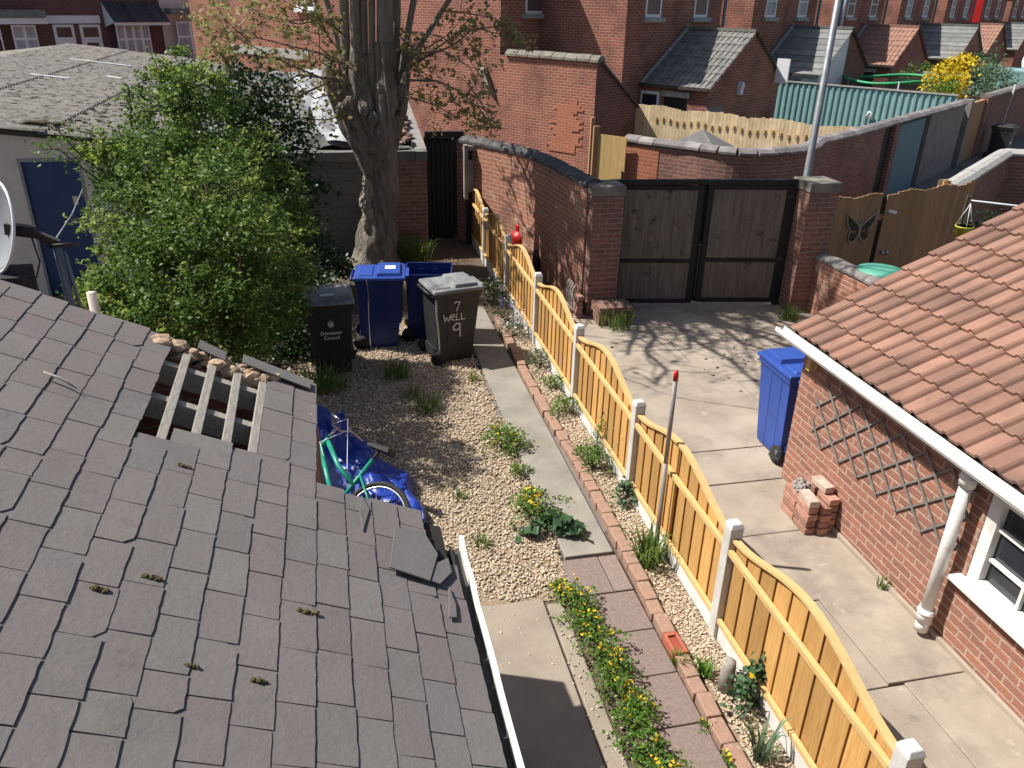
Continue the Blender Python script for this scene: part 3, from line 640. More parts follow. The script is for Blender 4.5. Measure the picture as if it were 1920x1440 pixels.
# window: frame, bars, glass, sill
wn = MB(); X0, X1 = XW+.005, XW+.075
wn.box(X0, X1, WY1-.10, WY1, WZ0, WZ1); wn.box(X0, X1, WY0, WY0+.1, WZ0, WZ1); wn.box(X0, X1, WY0+.1, WY1-.1, WZ1-.06, WZ1); wn.box(X0, X1, WY0+.1, WY1-.1, WZ0, WZ0+.055)
wf = obj('window', wn, M['white'], rb, bevel=.004)
mb = MB(); yy = WY1-.1; n = 5; st = (WY1-.1-WY0-.1)/n
for k in range(1, n): mb.box(XW+.03, XW+.062, WY1-.1-st*k-.012, WY1-.1-st*k+.012, WZ0+.055, WZ1-.06)
for zz in (.88, 1.13): mb.box(XW+.032, XW+.060, WY0+.1, WY1-.1, zz-.012, zz+.012)
obj('glazing_bar', mb, M['white'], wf)
mb = MB(); mb.box(XW+.064, XW+.07, WY0+.1, WY1-.1, WZ0+.055, WZ1-.06); obj('pane', mb, M['glass'], wf)
mb = MB(); mb.extr([(XW-.085, 0, WZ0-.05), (XW+.005, 0, WZ0-.05), (XW+.005, 0, WZ0+.008), (XW-.085, 0, WZ0-.018)], (0, WY1-WY0+.14, 0))
for i, v in enumerate(mb.v): v.y += WY0-.07
obj('sill', mb, M['white'], wf, bevel=.006)
# trellis fixed to the wall
XT = XW-.012
seg1 = [((1529,762),(1582,736)),((1521,807),(1616,758)),((1539,840),(1654,786)),((1571,867),(1692,813)),((1605,895),(1739,847)),((1641,926),(1788,879)),((1678,958),(1833,914)),((1725,996),(1815,968)),((1767,1032),(1800,1022))]
seg2 = [((1549,713),(1605,895)),((1582,737),(1641,928)),((1616,760),(1678,958)),((1653,786),(1725,998)),((1521,782),(1537,840)),((1529,743),(1571,867)),((1693,813),(1767,1035)),((1738,847),(1800,1030)),((1787,879),(1815,975))]
tr = thing('trellis', 'grey expanding diamond trellis fixed to the brick outhouse wall', 'trellis', (XT, 5, 1))
for k, (sg, x) in enumerate(((seg1, XT), (seg2, XT-.010))):
    for a, b in sg:
        pa = AX(*a, x); pb = AX(*b, x); mb = MB(); mb.bar(pa, pb, .008, .017, Vector((1, 0, 0))) if False else mb.bar(pa, pb, .017, .008, Vector((1, 0, 0)))
        obj('slat', mb, M['trellis'], tr)
# brick stub and loose bricks beside the wall
bs = thing('brick_stub', 'broken stub of a brick pier against the outhouse wall', 'brick pier', (4.1, 5.5, 0))
mb = MB()
def br(mb, x, y, z, rz, l=.215, w_=.1, h=.064):
    c, s_ = math.cos(rz), math.sin(rz); mb.obox((x, y, z+h/2), (c*l/2, s_*l/2, 0), (-s_*w_/2, c*w_/2, 0), (0, 0, h/2))
for k in range(5):
    z = k*.073; o_ = .01*(k % 2)
    if k < 4: br(mb, 4.03, 5.36+o_, z, 1.57); br(mb, 4.145, 5.33+o_, z, 1.57)
    br(mb, 4.04, 5.60-o_, z, 1.57) if k < 4 else None; br(mb, 4.20, 5.58, z, 1.57); br(mb, 4.22, 5.35, z, 1.57, .2)
obj('bricks', mb, M['brick_loose'], bs, bevel=.006)
mb = MB()
for k in range(30): lump(mb, (random.uniform(3.99, 4.2), random.uniform(5.5, 5.68), .30+random.uniform(0, .05)), random.uniform(.012, .03), (1, 1, .8), 2, .2)
obj('mortar_rubble', mb, M['conc_pale'], bs)
for (x, y, z, rz, lb) in ((4.03, 5.36, .294, 1.5, 'loose brick with a pale top lying on the front of the brick stub'), (4.21, 5.45, .367, 1.62, 'topmost pale brick lying on the brick stub by the wall')):
    mb = MB(); br(mb, x, y, z, rz); tag(obj('loose_brick', mb, M['brick_pale'], bevel=.006), lb, 'brick', 'loose bricks on the stub')
# ------------------------------------------------------------------ garden fence
XFN, Y1F, SPF = 2.63, 4.24, 1.93
fn = thing('garden_fence', 'golden wooden panel fence with bow tops between concrete posts', 'fence', (XFN, 8, 0))
def post(y, h=1.06):
    mb = MB(); a = .05
    mb.box(XFN-a, XFN+a, y-a, y+a, -.05, h-.06)
    mb.hexa([(XFN-a-.006, y-a-.006, h-.06), (XFN+a+.006, y-a-.006, h-.06), (XFN+a+.006, y+a+.006, h-.06), (XFN-a-.006, y+a+.006, h-.06), (XFN-.038, y-.038, h-.02), (XFN+.038, y-.038, h-.02), (XFN+.038, y+.038, h-.02), (XFN-.038, y+.038, h-.02)])
    obj('post', mb, M['post_conc'], fn, bevel=.006)
def bow(t): return .90+.20*(.5-.5*math.cos(2*math.pi*t))**.9
for i in range(-1, 7):
    y0 = Y1F+i*SPF; post(y0, 1.06 if i < 5 else 1.03)
post(Y1F-2*SPF)
for i in range(-2, 6):
    y0 = Y1F+i*SPF+.05; y1 = y0+SPF-.10
    mb = MB(); mb.box(XFN-.022, XFN+.022, y0, y1, -.03, .155); obj('gravel_board', mb, M['gravel_board'], fn, bevel=.004)
    L_ = y1-y0; nb = 10; bw = L_/nb; pn = MB()
    for k in range(nb):
        a = y0+k*bw; b = a+bw+.018; b = min(b, y1)
        xo = .0; t0 = (a-y0)/L_; t1 = (b-y0)/L_
        pts = [(XFN-.0, a, .17), (XFN+.004, b, .17)]
        for q in range(5): t = t1+(t0-t1)*q/4; pts.append((XFN+.004-.004*q/4, y0+t*L_, bow(t)))
        P = [Vector((XFN-.008+.016*((p[1]-a)/(b-a)), p[1], p[2])) for p in pts]
        pn.extr(P, (.009, 0, 0))
    pl = obj('panel', pn, M['wood_new'], fn)
    rl = MB(); rl.box(XFN-.045, XFN-.011, y0+.002, y1-.002, .158, .20); rl.box(XFN-.048, XFN-.011, y0+.002, y1-.002, .79, .835); rl.box(XFN+.02, XFN+.045, y0+.002, y1-.002, .158, .20)
    obj('rail', rl, M['wood_rail'], pl, bevel=.003)
    cp = MB(); n = 24
    for q in range(n):
        t0, t1 = q/n, (q+1)/n; a, b = y0+t0*L_, y0+t1*L_; za, zb = bow(t0), bow(t1)
        cp.hexa([(XFN-.028, a, za), (XFN+.026, a, za), (XFN+.026, b, zb), (XFN-.028, b, zb), (XFN-.028, a, za+.022), (XFN+.026, a, za+.022), (XFN+.026, b, zb+.022), (XFN-.028, b, zb+.022)])
    obj('capping', cp, M['wood_rail'], pl)
    if i == 0:
        jb = MB(); ym = (y0+y1)/2; jb.box(XFN-.034, XFN-.011, ym-.022, ym-.002, .20, .79); jb.box(XFN-.034, XFN-.011, ym+.004, ym+.02, .20, .79); obj('joint_batten', jb, M['wood_new'], pl)
        jc = MB(); jc.box(XFN-.038, XFN-.024, ym-.02, ym+.02, .0, .21); obj('joint_clip', jc, M['metal'], fn)
# ------------------------------------------------------------------ clothes pole
t = thing('clothes_pole', 'grey steel clothes pole with a rusty red tip beside the fence', 'pole', (2.53, 5.25, 0)); pb = Vector((2.53, 5.25, 0)); pt = pb+Vector((.0, .02, 1.68))
mb = MB(); mb.tube([pb-Z3*.1, pb+(pt-pb)*.55], .021, 10); mb.tube([pb+(pt-pb)*.55, pt], .019, 10); obj('shaft', mb, M['rust_pole'], t)
mb = MB(); mb.tube([pt-Z3*.005, pt+Z3*.05, pt+Z3*.085], [.020, .021, .012], 10); obj('tip', mb, M['red_paint'], t)
# ------------------------------------------------------------------ wheelie bins
def ring(w_, y0, y1, z): return [(-w_/2, y0, z), (w_/2, y0, z), (w_/2, y1, z), (-w_/2, y1, z)]
def loft(mb, rings, cap0=True, cap1=True):
    vs = [p for r in rings for p in r]; fs = []
    for i in range(len(rings)-1):
        for k in range(4): k2 = (k+1) % 4; fs.append((i*4+k, i*4+k2, i*4+4+k2, i*4+4+k))
    if cap0: fs.append((3, 2, 1, 0))
    if cap1: b = (len(rings)-1)*4; fs.append((b, b+1, b+2, b+3))
    mb.add(vs, fs)
def make_bin(label, loc, rz, body_m, lid_m, group='wheelie bins in the garden', lid='shut', body_m2=None):
    t = thing('wheelie_bin', label, 'bin', loc, group, rz)
    mb = MB()
    loft(mb, [ring(.43, -.24, .24, .02), ring(.47, -.27, .25, .30), ring(.53, -.335, .26, .92), ring(.57, -.355, .28, .925), ring(.575, -.36, .285, .985), ring(.545, -.345, .27, .985), ring(.52, -.325, .25, .80), ring(.44, -.25, .23, .06)], True, True)
    for sx in (-1, 1):
        for yy in (-.12, .08):
            mb.hexa([(sx*.214, yy-.03, .05), (sx*.224, yy-.03, .05), (sx*.224, yy+.03, .05), (sx*.214, yy+.03, .05), (sx*.258, yy-.035, .90), (sx*.270, yy-.035, .90), (sx*.270, yy+.035, .90), (sx*.258, yy+.035, .90)])
    mb.box(-.2, .2, .25, .285, .86, .93); mb.box(-.19, .19, .20, .27, .05, .20)
    body = obj('body', mb, body_m, t, True, bevel=.014)
    hd = MB(); hd.tube([(-.22, .335, .975), (.22, .335, .975)], .017, 10)
    for sx in (-.2, 0, .2): hd.bar((sx, .27, .965), (sx, .338, .975), .03, .03)
    obj('handle', hd, body_m, t, True)
    for sx in (-1, 1):
        wm = MB(); wm.lathe([(.06, -.024), (.095, -.024), (.1, -.015), (.1, .015), (.095, .024), (.06, .024)], (sx*.262, .245, .1), 22, Vector((1, 0, 0)))
        wh = obj('wheel', wm, M['rubber'], t, True)
        hm = MB(); hm.lathe([(.0, -.027), (.065, -.027), (.065, .027), (.0, .027)], (sx*.262, .245, .1), 18, Vector((1, 0, 0))); obj('hub', hm, M['black_pl'], wh, True)
    ax_ = MB(); ax_.tube([(-.25, .245, .1), (.25, .245, .1)], .014, 8); obj('axle', ax_, M['iron'], t, True)
    lm = MB()
    if lid == 'shut':
        loft(lm, [ring(.60, -.385, .30, .985), ring(.605, -.39, .30, 1.0), ring(.595, -.38, .295, 1.022), ring(.575, -.37, .28, 1.03)], True, True)
        loft(lm, [ring(.50, -.33, .0, 1.031), ring(.47, -.31, -.02, 1.075)], False, True)
        loft(lm, [ring(.44, .04, .25, 1.031), ring(.42, .055, .24, 1.046)], False, True)
        lm.box(-.18, .18, -.43, -.36, 1.0, 1.018)
        lo_ = obj('lid', lm, lid_m, t, True, bevel=.012)
    else:                                   # thrown open, hanging behind
        lm.box(-.30, .30, .345, .385, .28, .97); lm.box(-.25, .25, .385, .42, .35, .62); lo_ = obj('lid', lm, lid_m, t, True, bevel=.012)
    return t, lo_
def label_plate(parent, x0, x1, y0, y1, z, mt=None):
    mb = MB(); mb.box(x0, x1, y0, y1, z, z+.002); return obj('label', mb, mt or M['white_far'], parent, True)
def text_mesh(s, size, mtx, mt, parent, name='lettering', ext=.001):
    cu = bpy.data.curves.new('txt', 'FONT'); cu.body = s; cu.size = size; cu.extrude = ext; cu.align_x = 'CENTER'; cu.align_y = 'CENTER'
    o = bpy.data.objects.new('txt', cu); COL.objects.link(o)
    dg = bpy.context.evaluated_depsgraph_get(); me = bpy.data.meshes.new_from_object(o.evaluated_get(dg)); bpy.data.objects.remove(o); bpy.data.curves.remove(cu)
    me.transform(mtx); me.materials.clear(); me.materials.append(mt); me.name = name
    r = bpy.data.objects.new(name, me); COL.objects.link(r); r.parent = parent; return r
b1, l1 = make_bin('black wheelie bin with a small white crest, standing beside the evergreen shrub', (-.16, 9.70, 0), R(3), M['black_pl'], M['black_lid'])
label_plate(l1, -.10, .06, -.27, -.22, 1.0765)
fr = Matrix.Translation((0, -.3065, .60)) @ Matrix.Rotation(R(90-6.3), 4, 'X')
text_mesh('Doncaster', .062, fr @ Matrix.Translation((0, .0, .003)), M['white_far'], b1); text_mesh('Council', .062, fr @ Matrix.Translation((0, -.062, .003)), M['white_far'], b1)
mb = MB()
def crest(mb, cx, cz, s):                   # a little shield with a crown of three points
    yy = lambda z: -.272-(z-.30)*.105-.003
    P = [(-.5, .35), (.5, .35), (.5, -.1), (.3, -.42), (0, -.6), (-.3, -.42), (-.5, -.1)]
    mb.extr([(cx+a*s, yy(cz+b*s), cz+b*s) for a, b in P], (0, -.002, 0))
    for dx, h in ((-.32, .75), (0, 1.05), (.32, .75)): mb.extr([(cx+(dx-.15)*s, yy(cz+.42*s), cz+.42*s), (cx+(dx+.15)*s, yy(cz+.42*s), cz+.42*s), (cx+dx*s, yy(cz+h*s), cz+h*s)], (0, -.002, 0))
crest(mb, 0, .715, .07); obj('crest', mb, M['paint_mark'], b1, True)
b2, l2 = make_bin('blue wheelie bin with its lid shut and a white sticker, beside the black crested bin', (.50, 10.46, 0), R(84), M['blue_shaded'], M['blue_sunlit'])
label_plate(l2, -.06, .08, -.25, -.11, 1.0765)
mb = MB(); mb.tube([(-.36, .13, 1.06), (-.315, .12, 1.0), (-.30, .11, .8), (-.31, .12, .4), (-.30, .12, .02), (-.45, .1, .012), (-.9, .12, .012)], .006, 6); tag(obj('cord', mb, M['conc_pale']), None); co = bpy.data.objects['cord']; co.location = (.50, 10.46, 0); co.rotation_euler = (0, 0, R(84)); tag(co, 'thin pale cord trailing over the shut blue bin to the gravel', 'cord')
b3, l3 = make_bin('blue wheelie bin with its lid thrown open, behind the hand-painted black bin', (1.18, 10.62, 0), R(80), M['blue_shaded'], M['blue_sunlit'], lid='open')
b4, l4 = make_bin('black wheelie bin with bleached grey lid and hand-painted white 7 WELL 9', (1.37, 9.83, 0), R(90+13), M['black_pl'], M['black_lid'])
mb = MB()
def strokes(mb, polys, ox, oz, s, wd):
    for pl in polys:
        pts = []
        for a, b in pl:
            z = oz+b*s; xx = -(.235+(z-.30)*.055)-.016; pts.append(Vector((xx, -(ox+a*s), z)))
        for p, q in zip(pts[:-1], pts[1:]):
            d = (q-p).normalized(); mb.bar(p-d*wd*.3, q+d*wd*.3, wd, .004, Vector((1, 0, 0)))
# seen from outside (looking along +x) image-right is -y in bin space
strokes(mb, [[(0, .9), (.1, 1.05), (.62, 1.0), (.5, .7), (.25, 0)]], -.02, .74, .115, .017)
strokes(mb, [[(0, 1), (.22, .05), (.45, .65), (.7, .05), (.95, .9)], [(1.05, .5), (1.55, .6), (1.5, .95), (1.15, .9), (1.05, .3), (1.6, .1)], [(1.85, 1), (1.8, .1), (2.25, .1)], [(2.5, 1), (2.5, .1), (3.0, .1)]], -.17, .60, .098, .016)
strokes(mb, [[(.75, .95), (.35, 1.05), (.05, .75), (.1, .4), (.45, .35), (.72, .55)], [(.72, .8), (.74, .3), (.78, -.35)]], -.04, .42, .135, .022)
strokes(mb, [[(-.0, 8.0), (.05, 6.2), (.3, 4), (.45, 2), (.5, 0)]], -.27, .12, .098, .02)
obj('painted_lettering', mb, M['paint_mark'], b4, True)
b5, l5 = make_bin('bright blue wheelie bin at the corner of the tiled outhouse', (4.62, 6.72, 0), R(180), M['blue_sunlit'], M['blue_sunlit'], group=None)
# ------------------------------------------------------------------ bicycle and tarpaulin behind the outbuilding
bk = thing('bicycle', 'green bicycle leaning back on the blue tarpaulin behind the slate roof', 'bicycle', tuple(G(708, 962, 0)))
ca = (Vector((-.74, .67, 0))+Z3*.10).normalized(); cu_ = (Vector((.67, .74, 0))*math.cos(R(40))+Z3*math.sin(R(40))).normalized(); o0 = G(705, 972, .22)
def BK(x, y, z=0): return o0+ca*x+cu_*y+ca.cross(cu_)*z
def wheel(cx):
    mt = MB(); n = 40
    ty = [BK(cx+.315*math.cos(2*math.pi*i/n), .315*math.sin(2*math.pi*i/n)) for i in range(n+1)]; mt.tube(ty, .021, 8, False)
    wo = obj('wheel', mt, M['rubber'], bk)
    mr = MB(); rm = [BK(cx+.285*math.cos(2*math.pi*i/n), .285*math.sin(2*math.pi*i/n)) for i in range(n+1)]; mr.tube(rm, .009, 6, False); obj('rim', mr, M['chrome'], wo)
    ms = MB()
    for i in range(18):
        a = 2*math.pi*i/18; ms.tube([BK(cx, 0, .025*(1 if i % 2 else -1)), BK(cx+.283*math.cos(a), .283*math.sin(a))], .0018, 4)
    ms.tube([BK(cx, 0, -.04), BK(cx, 0, .04)], .018, 8); obj('spokes', ms, M['chrome'], wo)
wheel(0); wheel(1.05)
mb = MB(); bb = BK(.42, -.05); hd0, hd1 = BK(.83, .48), BK(.86, .36); st0 = BK(.30, .46)
for p in ((BK(.86, .36), BK(.62, .12), bb), (BK(.84, .46), BK(.60, .28), BK(.355, .18))): mb.tube(p, .024, 8)
mb.tube([bb, st0], .019, 8); mb.tube([hd0+(hd0-hd1)*.2, hd1], .023, 8)
for zz in (-.04, .04): mb.tube([BK(0, 0, zz), bb], .012, 6); mb.tube([BK(0, 0, zz), BK(.335, .28, zz*.4)], .011, 6); mb.tube([hd1, BK(.93, .25, zz), BK(1.05, 0, zz)], .014, 6)
obj('frame', mb, M['teal_paint'], bk)
mb = MB(); hb = hd0+(hd0-hd1)*.9; mb.tube([hd0, hb], .014, 6); n_ = ca.cross(cu_)
mb.tube([hb+n_*.30-ca*.14+cu_*.04, hb+n_*.22-ca*.02+cu_*.07, hb+n_*.08, hb, hb-n_*.08, hb-n_*.2-ca*.02+cu_*.07, hb-n_*.25-ca*.14+cu_*.04], .013, 8); obj('handlebar', mb, M['chrome'], bk)
mb = MB(); mb.tube([hb+n_*.2, hb+n_*.1-ca*.12+Z3*.08, hd1+Z3*.06, BK(.6, .1, .06)], .004, 5); mb.tube([hb-n_*.1, hb-ca*.15+Z3*.16, BK(.55, .25, .14), BK(.4, .2, .05)], .004, 5); obj('brake_cable', mb, M['white_far'], bk)
mb = MB(); mb.tube([st0, st0+(st0-bb).normalized()*.1], .014, 6)
loft(mb, [[tuple(st0+(st0-bb).normalized()*.1+ca*a+n_*c+cu_*h) for a, c, h in ((-.13, -.09, 0), (.14, -.02, 0), (.14, .02, 0), (-.13, .09, 0))], [tuple(st0+(st0-bb).normalized()*.1+ca*a+n_*c+cu_*h) for a, c, h in ((-.12, -.08, .05), (.14, -.015, .03), (.14, .015, .03), (-.12, .08, .05))]]); obj('saddle', mb, M['rubber'], bk)
mb = MB(); mb.tube([bb+n_*-.06, bb+n_*.06], .02, 8); mb.bar(bb+n_*.06, bb+n_*.06+cu_*.12+ca*.12, .012, .02); mb.bar(bb-n_*.06, bb-n_*.06-cu_*.12-ca*.12, .012, .02); mb.bar(bb+n_*.06+cu_*.12+ca*.12, bb+n_*.14+cu_*.12+ca*.12, .05, .02); obj('crank', mb, M['iron'], bk)
# tarpaulin: a creased sheet, bundled up at the far end
def tarp_mesh():
    rg = random.Random(5); nu, nv = 100, 56; vs = []; fs = []
    L0, L1 = [(-.62, 7.75), (-.42, 7.1), (.02, 6.2), (.28, 5.72)], [(-.10, 7.9), (.20, 7.4), (.58, 6.75), (.62, 5.85)]
    def pl(P, t):
        k = min(int(t*3), 2); f = t*3-k; return Vector((P[k][0]*(1-f)+P[k+1][0]*f, P[k][1]*(1-f)+P[k+1][1]*f, 0))
    cre = [(rg.uniform(0, 6.28), rg.uniform(4, 13), rg.uniform(0, 6.28)) for _ in range(9)]
    for i in range(nu+1):
        t = i/nu
        for j in range(nv+1):
            s_ = j/nv; p = pl(L0, t).lerp(pl(L1, t), s_)
            edge = min(s_, 1-s_, t*1.2, (1-t)*1.5)*5; edge = min(1, edge)
            bulk = .36*max(0, 1-(t/.3)**2)+.10
            h = 0
            for a, fq, ph in cre: h += abs(math.sin((p.x*math.cos(a)+p.y*math.sin(a))*fq+ph))
            h = (h/9-.45)
            z = .02+edge*((bulk+.08)*.8+h*(.55 if t < .35 else .22))+.02*abs(math.sin(s_*20+t*9))*edge
            p += Vector((math.sin(t*23+s_*7)*.03, math.cos(s_*17+t*5)*.03, 0)); vs.append((p.x, p.y, max(.012, z)))
    for i in range(nu):
        for j in range(nv): a = i*(nv+1)+j; fs.append((a, a+1, a+nv+2, a+nv+1))
    mb = MB(); mb.add(vs, fs, True); return mb
tag(obj('tarpaulin', tarp_mesh(), M['tarp']), 'crumpled bright blue tarpaulin under the green bicycle', 'tarpaulin')
# ------------------------------------------------------------------ gas bottle
t = thing('gas_bottle', 'red gas bottle standing between the fence and the curved brick wall', 'gas bottle', (3.30, 14.0, 0))
mb = MB(); mb.lathe([(.13, 0), (.185, .03), (.19, .06), (.19, .40), (.18, .46), (.135, .52), (.07, .55), (.05, .57)], (3.30, 14.0, 0), 22); obj('cylinder', mb, M['red_paint'], t)
mb = MB(); mb.lathe([(.085, .54), (.09, .56), (.09, .64), (.085, .66), (.06, .665)], (3.30, 14.0, 0), 18); obj('collar', mb, M['red_paint'], t)
# ------------------------------------------------------------------ curved brick wall, piers, double gate
cw = thing('curved_wall', 'weathered curving brick wall with a dark coping beside the gate', 'wall', (3.4, 13, 0))
cp_ = [(2.40, 15.65), (2.72, 15.2), (3.05, 14.65), (3.30, 14.15), (3.46, 13.6), (3.58, 12.9), (3.64, 12.2), (3.70, 11.6), (3.74, 11.22)]
def smooth_path(P, n=5):
    out = []
    for i in range(len(P)-1):
        p0, p1, p2, p3 = P[max(i-1, 0)], P[i], P[i+1], P[min(i+2, len(P)-1)]
        for k in range(n):
            t = k/n; out.append(tuple(.5*((2*p1[d])+(-p0[d]+p2[d])*t+(2*p0[d]-5*p1[d]+4*p2[d]-p3[d])*t*t+(-p0[d]+3*p1[d]-3*p2[d]+p3[d])*t**3) for d in (0, 1)))
    out.append(P[-1]); return out
cps = smooth_path(cp_)
mb = MB(); mb.wall(cps, .23, 0, 1.90); obj('wall_face', mb, M['brick_curve'], cw)
def coping(mb, path, z, wd, hh, step, gap=.008, prof='flat'):
    D = [0]; P = [Vector((p[0], p[1], 0)) for p in path]
    for a, b in zip(P[:-1], P[1:]): D.append(D[-1]+(b-a).length)
    def at(d):
        for i in range(len(P)-1):
            if d <= D[i+1] or i == len(P)-2: f = (d-D[i])/(D[i+1]-D[i]); return P[i].lerp(P[i+1], f)
    d = 0
    while d < D[-1]-.03:
        e = min(d+step, D[-1]); a, b = at(d+gap/2), at(e-gap/2); t = (b-a).normalized(); n = Vector((-t.y, t.x, 0)); zz = z+random.uniform(-.006, .008)
        if prof == 'flat': mb.obox((a+b)/2+Z3*(zz+hh/2), (b-a)/2, n*(wd/2), Z3*(hh/2))
        else:
            pr = [(-wd/2, 0), (wd/2, 0), (wd/2, hh*.35), (wd*.28, hh*.85), (0, hh), (-wd*.28, hh*.85), (-wd/2, hh*.35)]
            mb.extr([a+n*x+Z3*(zz+h) for x, h in pr], b-a)
        d = e
mb = MB(); coping(mb, cps, 1.90, .29, .13, .11, .006, 'round'); obj('coping', mb, M['coping_dark'], cw)
mb = MB(); mb.extr([tuple(Vector((3.375, 13.15, 0))+Vector((.02, -.2, 0))*a*5+Z3*z) for a, z in ((-.13, .05), (.13, .05), (.12, .28), (.03, .42), (-.05, .42), (-.12, .25))], (.13, .02, 0)); obj('opening', mb, M['wood_black'], cw)
def pier(name, label, x0, x1, y0, y1, h):
    t = thing(name, label, 'gate pier', ((x0+x1)/2, (y0+y1)/2, 0)); mb = MB(); xm, ym = (x0+x1)/2, (y0+y1)/2
    mb.wall([(x0, y0), (x1, y0), (x1, y1), (x0, y1), (x0, y0)], .004, 0, h-.14); obj('shaft', mb, M['brick_old'], t)
    c = MB(); c.box(x0-.02, x1+.02, y0-.02, y1+.02, h-.14, h); obj('cap', c, M['cap'], t, bevel=.012)
pier('gate_pier', 'brick gate pier left of the black gate, joined to the curved wall', 3.66, 4.12, 10.98, 11.42, 1.97)
pier('gate_pier', 'brick gate pier right of the black gate, below the lamp post', 6.88, 7.36, 10.62, 11.08, 2.02)
mb = MB(); mb.wall([(3.72, 10.75), (4.25, 10.75)], .4, 0, .27); tag(obj('brick_footing', mb, M['brick_old']), 'low brick footing at the foot of the left gate pier', 'footing')
GL, GR = Vector((4.16, 11.42, 0)), Vector((6.84, 10.98, 0)); gd = (GR-GL).normalized(); gn = Vector((gd.y, -gd.x, 0)); GW = (GR-GL).length
gt = thing('double_gate', 'black framed double gate with weathered plywood panels', 'gate', tuple((GL+GR)/2))
mb = MB(); mb.bar(GL-gd*.10+Z3*1.93, GR+gd*.1+Z3*1.97, .09, .075); obj('top_beam', mb, M['wood_black'], gt, bevel=.006)
for s_, nm in ((0, 'l'), (1, 'r')):
    a = GL+gd*(.03 if s_ == 0 else GW/2+.03); b = GL+gd*(GW/2-.03 if s_ == 0 else GW-.03); dz = .02*s_
    fm = MB(); 
    for p in (a, b-gd*.09): fm.obox(p+gd*.045+Z3*(.97+dz), gd*.045, gn*.03, Z3*.93)
    for z, h in ((.07, .035), (.73, .032), (1.86, .035)): fm.obox((a+b)/2+Z3*(z+dz), (b-a)/2-gd*.09, gn*.028, Z3*h)
    if s_: fm.obox(b+gd*.02+Z3*.98, gd*.05, gn*.036, Z3*.96); fm.bar(b-gd*.15+Z3*1.86, b-gd*.02+Z3*1.1, .05, .03, gn)
    lf = obj('gate_leaf', fm, M['wood_black'], gt, bevel=.004)
    for z0, z1 in ((.105, .70), (.762, 1.825)):
        pm = MB(); pm.obox((a+b)/2+Z3*((z0+z1)/2+dz)+gn*.004, (b-a)/2-gd*.09, gn*.012, Z3*((z1-z0)/2)); obj('plywood_panel', pm, M['ply'], lf)
    bm_ = MB()
    for z in (.78, 1.75): bm_.obox((a if s_ == 0 else b-gd*.02)+gn*.035+Z3*z, gd*.05, gn*.006, Z3*.02)
    obj('hinge', bm_, M['iron'], lf)
mb = MB(); c = GL+gd*(GW/2)+gn*.04; mb.bar(c+Z3*.15, c+Z3*1.05, .022, .012, gn); mb.bar(c-gd*.12+Z3*1.0, c+gd*.12+Z3*1.0, .012, .05, gn); obj('drop_bolt', mb, M['iron'], gt)
mb = MB(); c = GL+gd*(GW/2)-gn*.05; mb.obox(c+Z3*.98, gd*.06, gn*.012, Z3*.93); obj('slit_backing', mb, M['wood_black'], gt)  # black bar added behind the slit between the leaves to keep it dark
# bricks and old frame stacked behind the fence at the pier foot
t = thing('brick_heap', 'untidy heap of old bricks and wire beside the left gate pier', 'brick heap', (3.5, 11.0, 0)); mb = MB()
for k in range(5):
    for q in range(2): br(mb, 3.52+random.uniform(-.02, .02), 11.0+q*.24, k*.07, 1.57+random.uniform(-.15, .15))
obj('bricks', mb, M['brick_loose'], t, bevel=.005)
mb = MB()
for k in range(4): y_ = 10.78+.1*k; mb.tube([(3.38, y_, 0), (3.36, y_, .5), (3.40, y_, .58)], .009, 6)
for z in (.2, .4): mb.tube([(3.37, 10.75, z), (3.37, 11.1, z)], .007, 6)
obj('wire_frame', mb, M['stone'], t)
# rear garden walls: block wall with brick end, tall black slatted gate, concrete panel
lw = thing('block_wall', 'grey concrete block wall with a brick end behind the pollarded tree', 'wall', (0, 14.9, 0))
mb = MB(); mb.wall([(-3.0, 14.86), (.78, 14.86)], .2, 0, 1.70); 
blk = brick('grey block', (.16,.155,.15), (.125,.122,.12), (.09,.088,.085)); tb = [n for n in blk.node_tree.nodes if n.type == 'TEX_BRICK'][0]; tb.inputs['Brick Width'].default_value = .45; tb.inputs['Row Height'].default_value = .225
obj('blockwork', mb, blk, lw)
mb = MB(); mb.wall([(.785, 14.86), (1.70, 14.86)], .21, 0, 1.70); obj('brickwork', mb, M['brick_old'], lw)
mb = MB(); coping(mb, [(-3.0, 14.86), (1.72, 14.86)], 1.70, .27, .16, .9, .01); obj('coping', mb, M['conc_block'], lw)
bg_ = thing('slatted_gate', 'tall black slatted gate in the dark gap beside the block wall', 'gate', (2.1, 15.5, 0)); mb = MB()
for k in range(8): x = 1.80+k*.085; mb.box(x, x+.072, 15.5, 15.53, .1, 1.9+.03*(k % 2))
obj('slat', mb, M['wood_black'], bg_)
mb = MB(); mb.box(1.78, 2.5, 15.58, 15.62, 0, 1.96); mb.box(1.76, 2.5, 15.46, 15.56, 1.98, 2.09); mb.box(1.74, 1.80, 15.45, 15.57, 0, 2.0); mb.box(2.48, 2.53, 15.45, 15.57, 0, 2.0); mb.box(1.8, 2.48, 15.53, 15.56, .4, .5); mb.box(1.8, 2.48, 15.53, 15.56, 1.5, 1.6); obj('frame', mb, M['wood_black'], bg_)  # first box: dark backing added so no light shows between the slats
pw = thing('concrete_panel_wall', 'pale concrete panel set over dark brick at the end of the curved wall', 'wall', (2.8, 15.2, 0))
mb = MB(); mb.box(2.52, 3.10, 15.12, 15.2, 1.02, 1.62); obj('panel', mb, M['conc_pale'], pw)
mb = MB(); mb.wall([(2.50, 15.22), (3.02, 15.22)], .1, 0, 1.80); obj('brickwork', mb, M['black_brick'], pw)
